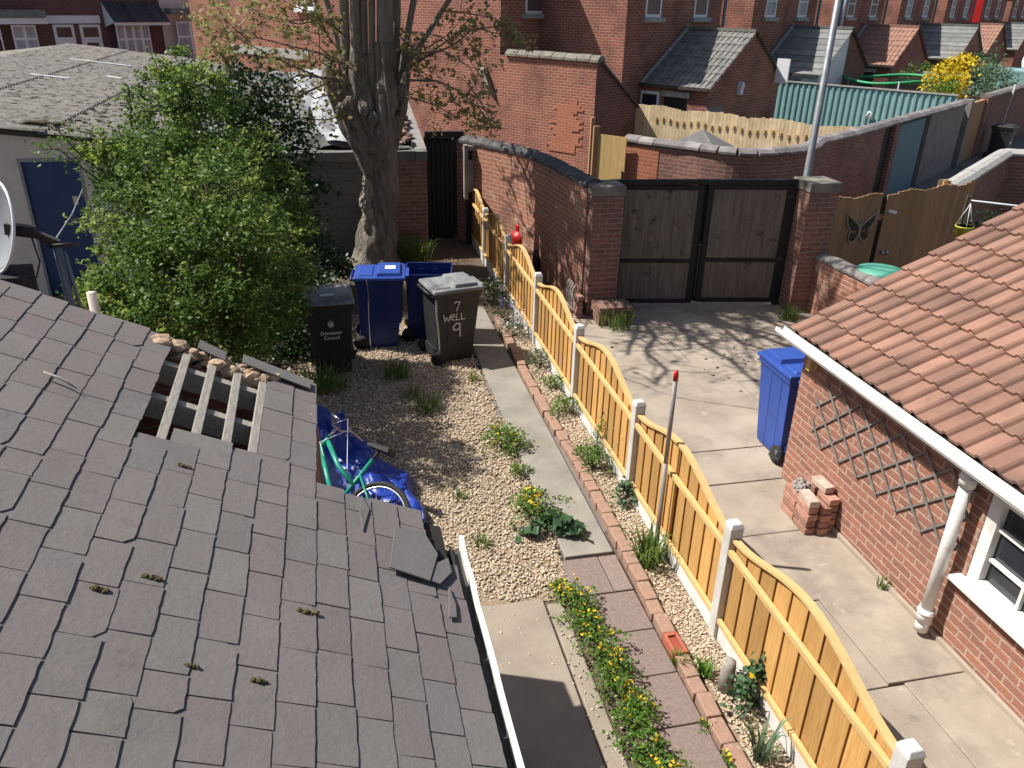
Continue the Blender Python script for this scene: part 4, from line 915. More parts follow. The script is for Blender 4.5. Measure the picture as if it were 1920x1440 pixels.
mb = MB(); mb.box(2.44, 2.51, 15.05, 15.2, .9, 1.9); coping(mb, [(2.45, 15.17), (3.1, 15.17)], 1.80, .2, .08, .3); obj('broken_edge', mb, M['conc_pale'], pw)
# ruined lean-to with sheeting behind the wall
def sheet(name, cs, nu, nv, amp, mt, parent=None, seed=1):
    rg = random.Random(seed); cre = [(rg.uniform(0, 6.28), rg.uniform(2, 7), rg.uniform(0, 6.28)) for _ in range(8)]; vs = []; fs = []
    a, b, c, d = [Vector(p) for p in cs]
    for i in range(nu+1):
        for j in range(nv+1):
            p = a.lerp(b, i/nu).lerp(d.lerp(c, i/nu), j/nv); h = sum(abs(math.sin((p.x*math.cos(q)+p.y*math.sin(q))*f+ph)) for q, f, ph in cre)/8-.5
            vs.append(p+Z3*h*amp)
    for i in range(nu):
        for j in range(nv): q = i*(nv+1)+j; fs.append((q, q+nv+1, q+nv+2, q+1))
    mb = MB(); mb.add(vs, fs, True); return obj(name, mb, mt, parent)
ls = thing('ruined_shed', 'ruined shed roofed with torn grey plastic sheeting behind the block wall', 'shed', (-.5, 16.5, 0))
sheet('sheeting', [(-2.6, 15.0, 1.88), (1.35, 15.0, 1.88), (1.45, 19.2, 2.75), (-2.8, 19.2, 2.85)], 60, 50, .42, M['tarp_grey'], ls, 4)
sheet('pale_sheeting', [(-.05, 14.98, 1.97), (.55, 14.98, 1.97), (-.05, 18.2, 2.85), (-.75, 18.2, 2.85)], 24, 50, .5, M['tarp_pale'], ls, 6)
mb = MB(); mb.face([(-2.7, 19.3, 0), (1.5, 19.3, 0), (1.5, 19.3, 2.6), (-2.7, 19.3, 2.7)]); mb.wall([(-2.7, 15.1), (-2.7, 19.3)], .2, 0, 1.8); obj('wall', mb, M['conc_block'], ls)
mb = MB()
for k in range(120): y_ = random.uniform(15.0, 18.8); lump(mb, (random.uniform(.9, 1.45), y_, 1.95+(y_-15)*.2+random.uniform(-.1, .1)), random.uniform(.05, .13), (1, 1, .6), 1, .3)
obj('rubble', mb, M['debris'], ls)
mb = MB(); mb.wall([(1.62, 15.0), (1.50, 19.4)], .22, 0, [1.86, 2.85]); obj('parapet', mb, M['conc_pale'], ls)
mb = MB(); lump(mb, (1.15, 14.92, 1.90), .16, (1.9, .6, .25), 2, .15); lump(mb, (.8, 14.95, 1.9), .12, (1.5, .7, .25), 2, .15); obj('plastic_bag', mb, M['tarp_grey'], ls)
# ------------------------------------------------------------------ long garage with corrugated roof and blue door
ga = thing('garage', 'long cream rendered garage with mossy corrugated roof and blue door', 'garage', (-4, 13.2, 0))
GX, GY0, GY1, EX, RX = None, 13.15, 27.5, -2.55, -7.3
ez = lambda x: 2.34+(EX-x)*.108
mb = MB(); mb.face([(-12.0, GY0, 0), (-4.46, GY0, 0), (-4.46, GY0, ez(-4.46)-.06), (RX, GY0, ez(RX)-.06), (-12.0, GY0, 2.3)][:5]); mb.face([(-4.46, GY0, 2.11), (-3.62, GY0, 2.11), (-3.62, GY0, ez(-3.62)-.06), (-4.46, GY0, ez(-4.46)-.06)]); mb.face([(-3.62, GY0, 0), (EX-.1, GY0, 0), (EX-.1, GY0, 2.28), (-3.62, GY0, ez(-3.62)-.06)])
mb.face([(EX-.1, GY0, 0), (EX-.1, GY1, 0), (EX-.1, GY1, 2.28), (EX-.1, GY0, 2.28)]); mb.face([(EX-.1, GY1, 0), (-12, GY1, 0), (-12, GY1, 2.3), (RX, GY1, ez(RX)-.06), (EX-.1, GY1, 2.28)])
for q in (((-4.46, 0), (-4.46, 2.11)), ((-4.46, 2.11), (-3.62, 2.11)), ((-3.62, 2.11), (-3.62, 0))): (a, b), (c, d) = q; mb.face([(a, GY0, b), (c, GY0, d), (c, GY0+.1, d), (a, GY0+.1, b)])
obj('wall', mb, M['render_cream'], ga)
mb = MB(); Pc = .146; slab = [(13.0, 15.9), (15.75, 18.7), (18.55, 21.4), (21.25, 24.4), (24.25, 27.7)]
xs = [EX+.15, -4.0, -5.7, RX]; xs = xs  # sheets lap along the slope
def corr(mb, x0, x1, y0, y1, zl):
    n = int((y1-y0)/Pc*6); vs = []; fs = []
    for i in range(n+1):
        y_ = y0+(y1-y0)*i/n; h = .027*math.sin(2*math.pi*y_/Pc); vs += [(x0, y_, ez(x0)+h+zl+.012), (x1, y_, ez(x1)+h+zl)]
    for i in range(n): a = 2*i; fs.append((a, a+2, a+3, a+1))
    mb.add(vs, fs, True)
for k, (x0, x1) in enumerate(((-2.40, -4.05), (-3.95, -5.75), (-5.65, -7.3))): corr(mb, x0, x1, 12.98, 27.7, .0+.016*k)
mb.face([(RX, 12.98, ez(RX)+.03), (RX, 27.7, ez(RX)+.03), (-12.2, 27.7, 2.3), (-12.2, 12.98, 2.3)]); rf = obj('roof', mb, M['asbestos'], ga)
mb = MB()
for (a, b) in (((130, 110), (246, 124)), ((58, 139), (130, 147)), ((200, 143), (228, 147))):
    P = []
    for q in (a, b): 
        d = ray(*q); n = Vector((.108, 0, 1)).normalized(); t_ = (n.dot(Vector((EX, 0, 2.34+.055)))-EYE.dot(n))/d.dot(n); P.append(EYE+d*t_)
    mb.bar(P[0], P[1], .09, .02)
obj('roof_strip', mb, M['white_far'], rf)
mb = MB(); mb.box(-12, -2.4, 13.0, 13.12, 0, 0) if False else None
mb.extr([(EX+.12, 13.10, ez(EX+.12)-.10), (RX, 13.10, ez(RX)-.10), (RX, 13.10, ez(RX)-.03), (EX+.12, 13.10, ez(EX+.12)-.03)], (0, .05, 0)); obj('verge_board', mb, M['iron'], ga)
mb = MB()
lump(mb, (-4.18, 13.35, ez(-4.2)+.06), .14, (1.6, .5, .35), 2, .2); lump(mb, (-3.95, 13.5, ez(-3.95)+.05), .1, (1.4, .5, .35), 2, .2)
for _ in range(900):
    y_ = random.uniform(13.0, 24); x = random.uniform(-7.2, -2.5)
    if random.random() < .5: x = -4.02+random.gauss(0, .5) if random.random() < .7 else -5.7+random.gauss(0, .3)
    r = random.uniform(.010, .035)
    lump(mb, (x, y_, ez(x)+.035), r, (2.0, 1, .45), 1, .3)
obj('roof_moss', mb, mat('dark roof moss', (.05,.045,.03), (.10,.085,.06), 20, .95, .8, 60), rf)
mb = MB(); mb.box(-4.43, -3.65, GY0+.03, GY0+.07, .02, 2.06); dr = obj('door', mb, M['door_blue'], ga)
mb = MB(); mb.box(-4.46, -4.42, GY0-.01, GY0+.09, 0, 2.11); mb.box(-3.66, -3.62, GY0-.01, GY0+.09, 0, 2.11); mb.box(-4.42, -3.66, GY0-.01, GY0+.09, 2.06, 2.11); obj('door_frame', mb, M['teal_sheet'] if False else M['dish'], dr)
mb = MB(); mb.box(-3.80, -3.74, GY0+.0, GY0+.03, 1.02, 1.22); mb.bar((-3.77, GY0-.01, 1.16), (-3.92, GY0-.01, 1.16), .02, .02); obj('handle', mb, M['chrome'], dr)
mb = MB(); mb.box(-3.83, -3.76, GY0+.01, GY0+.03, 1.42, 1.55); obj('lock_plate', mb, M['chrome'], dr)
# ------------------------------------------------------------------ terrace of brick houses with rear offshoots
def vwin(par, u, v, z0, z1, wd, gm='pink_curtain', sill=True, bars=1):
    f = MB(); t_ = .06; o_ = .03
    f.wbox(u-wd/2, u-wd/2+t_, v-.02, v+o_, z0, z1); f.wbox(u+wd/2-t_, u+wd/2, v-.02, v+o_, z0, z1); f.wbox(u-wd/2+t_, u+wd/2-t_, v-.02, v+o_, z1-t_, z1); f.wbox(u-wd/2+t_, u+wd/2-t_, v-.02, v+o_, z0, z0+t_*1.3)
    for k in range(bars): zz = z0+(z1-z0)*(k+1)/(bars+1); f.wbox(u-wd/2+t_, u+wd/2-t_, v-.015, v+o_-.01, zz-.02, zz+.02)
    w_ = obj('window', f, M['white_far'], par)
    g_ = MB(); g_.wbox(u-wd/2+t_*.9, u+wd/2-t_*.9, v-.02, v+.006, z0+t_, z1-t_*.9); obj('pane', g_, M[gm], w_)
    if sill: s_ = MB(); s_.wbox(u-wd/2-.14, u+wd/2+.14, v-.02, v+.12, z0-.12, z0-.005); obj('sill', s_, M['stone'], w_)
    return w_
PER = 7.7
def wface(mb, pts): mb.face([tuple(W(*p)) for p in pts])
roofs = ['tile_dark', 'slate_far', 'tile_brown', 'slate_far', 'tile_brown', 'slate_far']*2
LBL = (['terraced house nearest the tree, its outhouse roofed in dark grey tiles', 'terraced house behind the teal fence with a white gabled outhouse', 'terraced house with a brown-tiled outhouse and a white pipe',
       'terraced house with a sagging slate outhouse behind the yellow forsythia', 'distant terraced house with a small brown-tiled outhouse', 'terraced house near the right edge with a red painted side']+['terraced house far down the row, partly out of the picture at the right']*4)
for k in range(10):
    u0, u1 = 20.2+PER*k, 25.6+PER*k; m0, m1 = 18.4+PER*k, 18.4+PER*(k+1)
    h = thing('terraced_house', LBL[k], 'house', tuple(W(u0, -15)), 'terraced houses along the back alley')
    mb = MB()
    if k == 0: wface(mb, [(m0, -33, 6.2), (m0, -16.3, 6.2), (m0, -24.6, 9.2)])
    mb.wbox(m0, m1, -33, -16.3, 0, 6.2)
    wface(mb, [(u0, -16.3, 0), (u0, -13.3, 0), (u0, -13.3, 5.2), (u0, -16.3, 5.2)])
    wface(mb, [(u0, -13.3, 0), (u1, -13.3, 0), (u1, -13.3, 5.2), (u0, -13.3, 5.2)]); wface(mb, [(u1, -13.3, 0), (u1, -16.3, 0), (u1, -16.3, 5.2), (u1, -13.3, 5.2)])
    obj('wall', mb, M['brick_gable'], h)
    mb = MB(); wface(mb, [(m0, -16.0, 6.1), (m1, -16.0, 6.1), (m1, -24.6, 9.2), (m0, -24.6, 9.2)]); wface(mb, [(m1, -33.3, 6.1), (m0, -33.3, 6.1), (m0, -24.6, 9.2), (m1, -24.6, 9.2)])
    wface(mb, [(u0-.1, -13.15, 5.2), (u1+.1, -13.15, 5.2), (u1+.1, -16.3, 6.0), (u0-.1, -16.3, 6.0)]); mb.wbox(u0-.1, u1+.1, -16.2, -13.15, 5.19, 5.2); rf_ = obj('roof', mb, M['slate_far'], h)
    gm = ['pink_curtain', 'curtain', 'pink_curtain', 'curtain', 'curtain', 'pink_curtain'][k % 6]
    for du in (1.32, 4.05): vwin(h, u0+du, -13.3, 3.97, 5.0, .82, gm)
    if k == 0: vwin(h, 19.9, -16.3, 3.98, 5.1, .85, 'pink_curtain'); 
    if k == 0:
        f = MB(); p = PL(575, 8, U, 18.4); vv_ = p.dot(V); f.wbox(18.34, 18.42, vv_-.5, vv_+.5, 3.9, 4.9); fo = obj('window', f, M['white_far'], h); g_ = MB(); g_.wbox(18.33, 18.36, vv_-.42, vv_-.04, 3.98, 4.8); g_.wbox(18.33, 18.36, vv_+.04, vv_+.42, 3.98, 4.8); obj('pane', g_, M['glass'], fo)
        s_ = MB(); s_.wbox(18.28, 18.42, vv_-.62, vv_+.62, 3.78, 3.9); obj('sill', s_, M['white_far'], fo)
        bd = MB(); bd.wbox(18.36, 18.42, -30.3, -25.3, 2.25, 2.55); obj('lead_flashing', bd, M['stone'], h)
        rp = MB(); c1 = PL(1010, 215, U, 18.4); rp.wbox(18.385, 18.41, -15.6, -14.0, .8, 1.75)
    # downpipes
    mb = MB(); a = W(u1+.12, -13.24); mb.tube([a, a+Z3*5.2], .055, 8); 
    obj('downpipe', mb, M['metal'], h)
    if k == 2: mb = MB(); b = W(u0+.25, -13.2); mb.tube([b+Z3*3.55, b+Z3*5.2], .08, 8); obj('downpipe', mb, M['white_far'], h)
    # outhouse block with its own roof
    o0, o1 = 21.2+PER*k, 25.8+PER*k; om = (o0+o1)/2; vE = -11.1 if k != 3 else -10.6; ze, zr = 2.32, 3.64
    mb = MB(); wface(mb, [(o0, vE, 0), (o1, vE, 0), (o1, vE, ze), (om, vE, zr), (o0, vE, ze)]); wface(mb, [(o0, -13.3, 0), (o0, vE, 0), (o0, vE, ze), (o0, -13.3, ze)]); wface(mb, [(o1, vE, 0), (o1, -13.3, 0), (o1, -13.3, ze), (o1, vE, ze)])
    obj('outhouse_wall', mb, M['brick_gable'] if k not in (1,) else M['brick_old'], h)
    mb = MB(); ov = .12; n = 8
    for i in range(n):      # lapped courses
        for (uu0, uu1, sg) in ((o0-.12, om, 1), (o1+.12, om, -1)):
            a0, a1 = i/n, (i+1)/n; z = lambda t: (ze-.09)+(zr+.03-ze+.09)*t; uo = lambda t: uu0+(uu1-uu0)*t
            q = [(uo(a0), -13.28, z(a0)+.035), (uo(a0), vE+ov, z(a0)+.035), (uo(a1), vE+ov, z(a1)), (uo(a1), -13.28, z(a1))]
            wface(mb, q if sg > 0 else q[::-1]); q2 = [(uo(a0), -13.28, z(a0)), (uo(a0), vE+ov, z(a0)), (uo(a0), vE+ov, z(a0)+.035), (uo(a0), -13.28, z(a0)+.035)]; wface(mb, q2 if sg > 0 else q2[::-1])
    nr = 14
    if roofs[k].startswith('tile'):
        for i in range(nr):
            v_ = -13.2+(vE+.08+13.2)*i/(nr-1)
            for sg, (ua, ub) in ((1, (o0-.12, om)), (-1, (o1+.12, om))): mb.bar(W(ua, v_, ze-.06), W(ub, v_, zr+.05), .035, .03)
    mb.bar(W(om, -13.28, zr+.05), W(om, vE+.1, zr+.05), .2, .08); obj('outhouse_roof', mb, M[roofs[k]], h)
    mb = MB(); mb.bar(W(o0-.1, -13.2, ze-.06), W(om, -13.2, zr+.08), .10, .06); obj('flashing', mb, M['stone'], h)
    mb = MB(); mb.wbox(o0-.16, o0-.06, -13.25, vE+.05, ze-.14, ze-.06); obj('gutter', mb, M['iron'], h)
    if k == 1: mb = MB(); wface(mb, [(o0+.0, vE+.015, 0), (om, vE+.015, 0), (om, vE+.015, zr-.06), (o0+.0, vE+.015, ze-.06)]); mb.wbox(o0-.02, o0-.005, -13.2, vE, .0, ze-.1); obj('painted_render', mb, M['white_far'], h)
    if k == 5: mb = MB(); mb.wbox(u0-.02, u0-.005, -15.2, -13.3, 0, 5.1); obj('painted_render', mb, M['red_paint'], h)
    # outhouse window, and a door opening with its shade put into a near-black panel
    mb = MB(); mb.wbox(o0-.03, o0+.02, -12.45, -11.75, .0, 1.95); dd = obj('door', mb, M['dark'], h)
    mb = MB(); mb.wbox(o0-.05, o0-.005, -12.55, -11.65, 1.95, 2.10); obj('lintel', mb, M['stone'], dd)
    mb = MB(); mb.wbox(o0-.04, o0+.02, -13.24, -12.62, 1.2, 2.05); w_ = obj('window', mb, M['white_far'], h); mb = MB(); mb.wbox(o0-.046, o0-.035, -13.17, -12.69, 1.28, 1.97); obj('pane', mb, M['glass'], w_)
    if k == 0:
        mb = MB(); mb.wbox(o0-.0, o0+.9, vE+.005, vE+.02, .0, 1.75); obj('painted_render', mb, M['conc_pale'], h)
        mb = MB(); p = W(23.0, vE+.12, 2.25); mb.wbox(22.9, 23.06, vE+.01, vE+.14, 2.0, 2.2); mb.extr([W(22.86, vE+.01, 2.2), W(23.1, vE+.01, 2.2), W(22.98, vE+.01, 2.36)], V*.15); obj('nest_box', mb, M['white_far'], h)
        mb = MB(); mb.wbox(25.2, 25.26, -11.0, -10.6, 2.2, 2.9); obj('vent_pipe', mb, M['white_far'], h)
# lean-to outhouse at the end of the row: tall wall with stone coping, steep side
lt = thing('lean_to_outhouse', 'tall brick lean-to with mossy stone coping on the gable of the terrace', 'outhouse', tuple(W(19.5, -14.5)))
mb = MB(); wface(mb, [(18.38, -16.9, 0), (18.38, -12.9, 0), (18.38, -12.9, 2.92), (18.38, -16.9, 2.92)]); wface(mb, [(18.7, -12.9, 2.92), (18.7, -16.28, 2.92), (18.7, -16.28, 1.0), (18.7, -12.9, 1.0)]); obj('wall', mb, M['brick_gable'], lt)
mb = MB(); wface(mb, [(18.38, -12.9, 0), (20.9, -12.9, 0), (20.9, -12.9, 1.35), (18.62, -12.9, 2.92), (18.38, -12.9, 2.92)]); obj('end_wall', mb, M['brick_shaded'], lt)
mb = MB(); wface(mb, [(18.55, -16.2, 2.85), (18.55, -12.82, 2.85), (20.95, -12.82, 1.32), (20.95, -16.2, 1.32)]); mb.bar(W(18.5, -12.86, 2.93), W(20.95, -12.86, 1.36), .12, .05); obj('roof', mb, M['coping_dark'], lt)
mb = MB(); coping(mb, [tuple(W(18.48, -16.05)[:2]), tuple(W(18.48, -12.82)[:2])], 2.92, .34, .17, .42, .02, 'round'); obj('coping', mb, M['cap'], lt)
rp = MB(); 
for q in range(19): zz = .525+q*.075; a_ = -14.36+.11*random.randint(0, 2)+(.45 if q > 16 else 0)-(.22 if q < 3 else 0); rp.wbox(18.362, 18.372, a_, -13.35+.11*random.randint(-2, 1), zz, zz+.075)
obj('repaired_bricks', rp, M['brick_new'], lt)
mb = MB(); p = PL(905, 132, U, 18.3); q = PL(928, 185, U, 18.34); mb.tube([p+U*-.08, p, q], [.13, .14, .05], 10); obj('ivy_stub', mb, M['bark'], lt)
# gold board gate between lean-to and alley wall
ggt = thing('board_gate', 'golden boarded gate between the lean-to and the curved alley wall', 'gate', tuple(G(1145, 300, .9)))
a = G(1122, 251, 1.95); b = G(1176, 258, 1.95); a.z = b.z = 0; mb = MB(); d = (b-a)/4
for k in range(4): c = a+d*(k+.5); n = Vector((-d.y, d.x, 0)).normalized(); mb.obox(c+Z3*1.0, d*.49, n*.012, Z3*.95)
obj('board', mb, M['wood_gold'], ggt)
mb = MB(); c = a-d*.35; mb.box(c.x-.06, c.x+.06, c.y-.06, c.y+.06, 0, 2.1); c = a-d*.9; mb.box(c.x-.04, c.x+.04, c.y-.04, c.y+.04, 0, 2.25); obj('post', mb, M['wood_brown'], ggt)
mb = MB(); c = b-d*.2-n*.03; mb.box(c.x-.015, c.x+.015, c.y-.02, c.y+.02, .95, 1.3); obj('latch', mb, M['iron'], ggt)
# ------------------------------------------------------------------ alley wall: curve then long straight run with doors
aw = thing('alley_wall', 'long curving brick yard wall with grey coping along the alley', 'wall', (8, 14, 0))
raw_p = [(1178,252), (1230,259), (1280,265), (1330,272), (1380,277), (1430,278), (1480,275), (1520,268), (1560,258)]
ap = [tuple(G(x, y, 1.97)[:2]) for x, y in raw_p]
st = W(uof(1600, 246, -6.1) if False else 17.6, -6.12); ap2 = smooth_path(ap[:-1]+[tuple(W(16.8, -6.2)[:2]), tuple(W(18.2, -6.12)[:2])], 4)
ud0 = PL(1640, 290, V, -6.12).dot(U); ud1 = PL(1660, 290, V, -6.12).dot(U); ut0 = PL(1668, 290, V, -6.12).dot(U); ut1 = PL(1722, 280, V, -6.12).dot(U)
ur0, ur1 = ut1, PL(1786, 260, V, -6.12).dot(U); up0 = PL(1800, 255, V, -6.12).dot(U); ug1 = PL(1832, 240, V, -6.12).dot(U)
mb = MB(); mb.wall(ap2+[tuple(W(ud0, -6.12)[:2])], .24, 0, 1.86); mb.wall([tuple(W(ud1, -6.12)[:2]), tuple(W(ut0, -6.12)[:2])], .24, 0, 1.86); mb.wall([tuple(W(ug1, -6.12)[:2]), tuple(W(75, -6.12)[:2])], .24, 0, 1.86); obj('wall_face', mb, M['brick_old'], aw)
mb = MB(); q0 = ap2[:9]; off = .004
nb_ = MB(); nb_.wall([tuple((Vector((*p, 0))+Vector((-.0, -.012, 0)))[:2]) for p in ap2[:6]], .244, .0, 1.80); obj('repaired_bricks', nb_, M['brick_new'], aw)
mb = MB(); coping(mb, ap2+[tuple(W(ur1, -6.12)[:2])], 1.86, .34, .12, .33, .008, 'round'); coping(mb, [tuple(W(ug1, -6.12)[:2]), tuple(W(75, -6.12)[:2])], 1.86, .34, .12, .5, .01, 'round'); obj('coping', mb, M['coping_grey'], aw)
mb = MB(); mb.wbox(ud0, ud1, -6.2, -6.10, 0, 1.85); obj('shaded_gap', mb, M['wood_black'], aw)  # gap in the wall, its shade painted as a near-black panel
mb = MB(); mb.wbox(ut0, ut1-.35, -6.28, -6.02, 0, 1.80); obj('door', mb, M['teal_door'], aw)
mb = MB(); mb.wbox(ut1-.35, ut1, -6.3, -6.2, 0, 1.85); mb.wbox(ur1, up0-.25, -6.3, -6.2, 0, 1.8); obj('door_recess', mb, M['dark'], aw)
mb = MB(); mb.wbox(ur0, ur1, -6.24, -5.99, 0, 1.84); mb.wbox(up0-.25, up0, -6.24, -5.96, 0, 1.95); obj('rendered_section', mb, M['conc_render'], aw)
mb = MB(); mb.wbox(up0, ug1, -6.2, -6.08, 0, 1.8); obj('board_gate', mb, M['wood_brown'], aw)
mb = MB(); mb.tube([W(ug1+2.2, -5.9, 0), W(ug1+3.0, -5.9, 2.1)], .035, 6); obj('pipe', mb, M['stone'], aw)
bb_ = W(27.6, -5.5); b6, l6 = make_bin('black wheelie bin numbered 3 far along the alley', tuple(W(PL(1870, 284, V, -5.45).dot(U), -5.45)), math.atan2(.6, .8)+R(-2), M['black_pl'], M['black_pl'], group=None)
fr = Matrix.Translation((0, -.305, .66)) @ Matrix.Rotation(R(90-6.3), 4, 'X')
text_mesh('3', .24, fr @ Matrix.Translation((0, .03, .004)), M['white_far'], b6); mb = MB(); mb.box(-.08, .08, -.306, -.300, .48, .56); mb.box(-.10, .10, -.296, -.286, .26, .28); obj('label', mb, M['white_far'], b6, True)
# lamp post in the alley
t = thing('lamp_post', 'tall galvanised lamp post rising behind the right gate pier', 'lamp post', (7.95, 12.6, 0)); lx = Vector((7.95, 12.6, 0))
a = AY(1512, 335, 12.6); 
mb = MB(); b0_ = Vector((a.x, 12.6, 0)); mb.tube([b0_, b0_+Z3*1.2], .085, 14); mb.tube([b0_+Z3*1.2, b0_+Z3*1.25, b0_+Z3*6.5], [.085, .062, .05], 14); obj('column', mb, M['metal'], t)
mb = MB(); mb.tube([b0_+Z3*6.45, b0_+Z3*6.7+Vector((-.25, -.2, 0)), b0_+Z3*6.72+Vector((-.8, -.6, 0))], .03, 8); mb.obox(b0_+Z3*6.72+Vector((-1.0, -.75, 0)), (.28, .2, 0), (-.06, .09, 0), (0, 0, .05)); obj('lantern', mb, M['metal'], t)
# ------------------------------------------------------------------ pale wavy picket fence
pf = thing('picket_fence', 'pale wooden picket fence with a wavy top and peg ornaments', 'fence', tuple(W(20.45, -10)))
mb = MB(); n = 64; va, vb = -13.1, -6.3
for k in range(n):
    v_ = va+(vb-va)*k/n; zt = 1.70+.07*abs(math.sin((v_-va)*1.75))+random.uniform(-.015, .015); c = W(20.45, v_, zt/2); mb.obox(c, U*.009, V*((vb-va)/n*.47), Z3*(zt/2))
obj('pickets', mb, M['wood_pale'], pf)
mb = MB(); 
for z in (.4, 1.3): mb.wbox(20.46, 20.50, va, vb, z, z+.08)
obj('rail', mb, M['wood_pale'], pf)
mb = MB()
for k in range(26):
    v_ = va+.9+(vb-va-1.2)*k/26; z = 1.42+.03*math.sin(k*1.3); mb.extr([W(20.43, v_-.035, z+.035), W(20.43, v_+.025, z+.045), W(20.43, v_+.01, z-.06), W(20.43, v_-.02, z-.09)], U*-.03)
obj('peg_ornaments', mb, M['wood_gold'], pf)
mb = MB(); rr = G(1345, 270, 1.9)
pc = thing('parasol_cover', 'grey pitched cover peeping over the curved alley wall', 'cover', tuple(G(1318, 245, 1.9))); c0 = G(1318, 245, 1.93); c0.z = 0; apx = c0+Z3*1.96
CQ = [c0+U*a+V*b+Z3*1.52 for a, b in ((-.55, -.75), (-.55, .75), (.55, .75), (.55, -.75))]
for a, b in zip(CQ, CQ[1:]+CQ[:1]): mb.face([a, b, apx])
mb2 = MB(); mb2.obox(c0+Z3*.77, U*.5, V*.7, Z3*.76)
obj('cover_top', mb, M['conc_block'], pc); obj('cover_body', mb2, M['conc_block'], pc)
# teal corrugated fence
tf = thing('corrugated_fence', 'teal corrugated metal fence between two back yards', 'fence', tuple(W(28.0, -10)))
va, vb = -12.7, -6.4; n = 190; vs = []; fs = []
for i in range(n+1): v_ = va+(vb-va)*i/n; c_ = (i % 6); uu = 28.0+(.04 if c_ in (0, 1, 2) else 0); vs += [W(uu, v_, 0), W(uu, v_, 2.02)]
for i in range(n): a = 2*i; fs.append((a, a+2, a+3, a+1))
mb = MB(); mb.add(vs, fs); obj('sheet', mb, M['teal_sheet'], tf); mb = MB(); mb.wbox(27.98, 28.06, va, vb, 2.02, 2.06); obj('rail', mb, M['stone'], tf)
mb = MB(); mb.tube([W(27.93, -8.9, 1.15), W(27.9, -8.85, 1.35), W(27.93, -8.8, 1.3), W(27.9, -8.75, 1.12)], .045, 6); obj('hanging_ornament', mb, M['white_far'], tf)
mb = MB(); mb.wbox(35.9, 36.0, -10.9, -6.4, 0, 1.45); tag(obj('timber_fence', mb, M['brick_shaded']), 'low brick yard wall beyond the trampoline', 'wall')
mb = MB(); mb.wbox(43.6, 43.7, -12.2, -6.3, 0, 1.7); tag(obj('pale_fence', mb, M['teal_sheet']), 'pale blue-green fence beyond the yellow forsythia', 'fence')
mb = MB(); mb.extr([W(44.5, -9.8, 0), W(44.5, -7.0, 0), W(44.5, -7.0, 1.9), W(44.5, -9.8, 1.9)], U*2.6); tag(obj('yard_shed', mb, M['teal_sheet']), 'pale blue-green flat yard shed near the end of the alley wall', 'shed')
# trampoline
tp = thing('trampoline', 'trampoline with a bright green padded rim and dark safety net', 'trampoline', tuple(W(32.2, -9.6))); cc = W(32.2, -9.6)
mb = MB(); mb.tube([cc+Vector((1.75*math.cos(a), 1.75*math.sin(a), 2.06+.07*math.sin(3*a))) for a in [2*math.pi*i/40 for i in range(41)]], .05, 8, False); obj('rim', mb, M['green_pad'], tp)
mb = MB()
for i in range(6): a = 2*math.pi*i/6; p = cc+Vector((1.8*math.cos(a), 1.8*math.sin(a), 0)); mb.tube([p, p+Z3*2.12], .03, 8)
obj('pole', mb, M['metal'], tp)
mb = MB(); vs = []; fs = []
for i in range(49):
    a = 2*math.pi*i/48; vs += [cc+Vector((1.72*math.cos(a), 1.72*math.sin(a), .75)), cc+Vector((1.72*math.cos(a), 1.72*math.sin(a), 2.04))]
for i in range(48): fs.append((2*i, 2*i+2, 2*i+3, 2*i+1))
mb.add(vs, fs); nm, nn_, nb2 = _mat('safety net'); nb2.inputs['Base Color'].default_value = (.02, .035, .03, 1); trn = nn_.nodes.new('ShaderNodeBsdfTransparent'); mxs = nn_.nodes.new('ShaderNodeMixShader'); mxs.inputs[0].default_value = .55
nn_.links.new(trn.outputs[0], mxs.inputs[1]); nn_.links.new(nb2.outputs[0], mxs.inputs[2]); nn_.links.new(mxs.outputs[0], nn_.nodes['Material Output'].inputs[0]); obj('net', mb, nm, tp)
mb = MB(); mb.lathe([(0, .7), (1.7, .7), (1.75, .74), (1.7, .78), (0, .78)], cc, 32); obj('bed', mb, M['iron'], tp)
# rotary post with white cover
t = thing('covered_post', 'dark post with a white cover near the far end of the yards', 'post', tuple(W(46.5, -8.0))); c = W(46.5, -8.0); mb = MB(); mb.tube([c, c+Z3*2.1], .12, 8); obj('post', mb, M['iron'], t); mb = MB(); mb.tube([c+Z3*1.85, c+Z3*2.2+U*.1, c+Z3*2.9+U*.35, c+Z3*3.0+U*.4], [.2, .3, .22, .08], 10); obj('cover', mb, M['white_far'], t)
# ------------------------------------------------------------------ right of the gate: low wall, brown gates with butterfly, far brick wall
lwl = thing('low_wall', 'low brick wall with dark coping beside the right gate pier', 'wall', (7.35, 9.5, 0)); mb = MB(); mb.wall([(7.30, 10.62), (7.36, 9.6), (7.36, 6.3)], .22, 0, .86); obj('wall_face', mb, M['brick_curve'], lwl); mb = MB(); coping(mb, [(7.30, 10.62), (7.36, 9.6), (7.36, 6.3)], .86, .27, .1, .23, .008, 'round'); obj('coping', mb, M['coping_grey'], lwl)
bgt = thing('brown_gate', 'brown boarded yard gates with a black butterfly ornament', 'gate', (8.9, 11.2, 0))
BA, BB = Vector((7.42, 11.02, 0)), Vector((10.6, 11.62, 0)); bd = (BB-BA).normalized(); bn = Vector((bd.y, -bd.x, 0)); BL = (BB-BA).length; nbd = 30; ksp = 11
mb = MB()
for k in range(nbd):
    if k == ksp: continue
    c = BA+bd*(BL*(k+.5)/nbd); zt = 1.68+(.025*math.sin(k*.9))+(0 if k < ksp else .03*(k-ksp)/nbd*4)+random.uniform(-.008, .008); mb.obox(c+Z3*(zt/2), bd*(BL/nbd*.485), bn*.012, Z3*(zt/2))
obj('board', mb, M['wood_brown'], bgt)
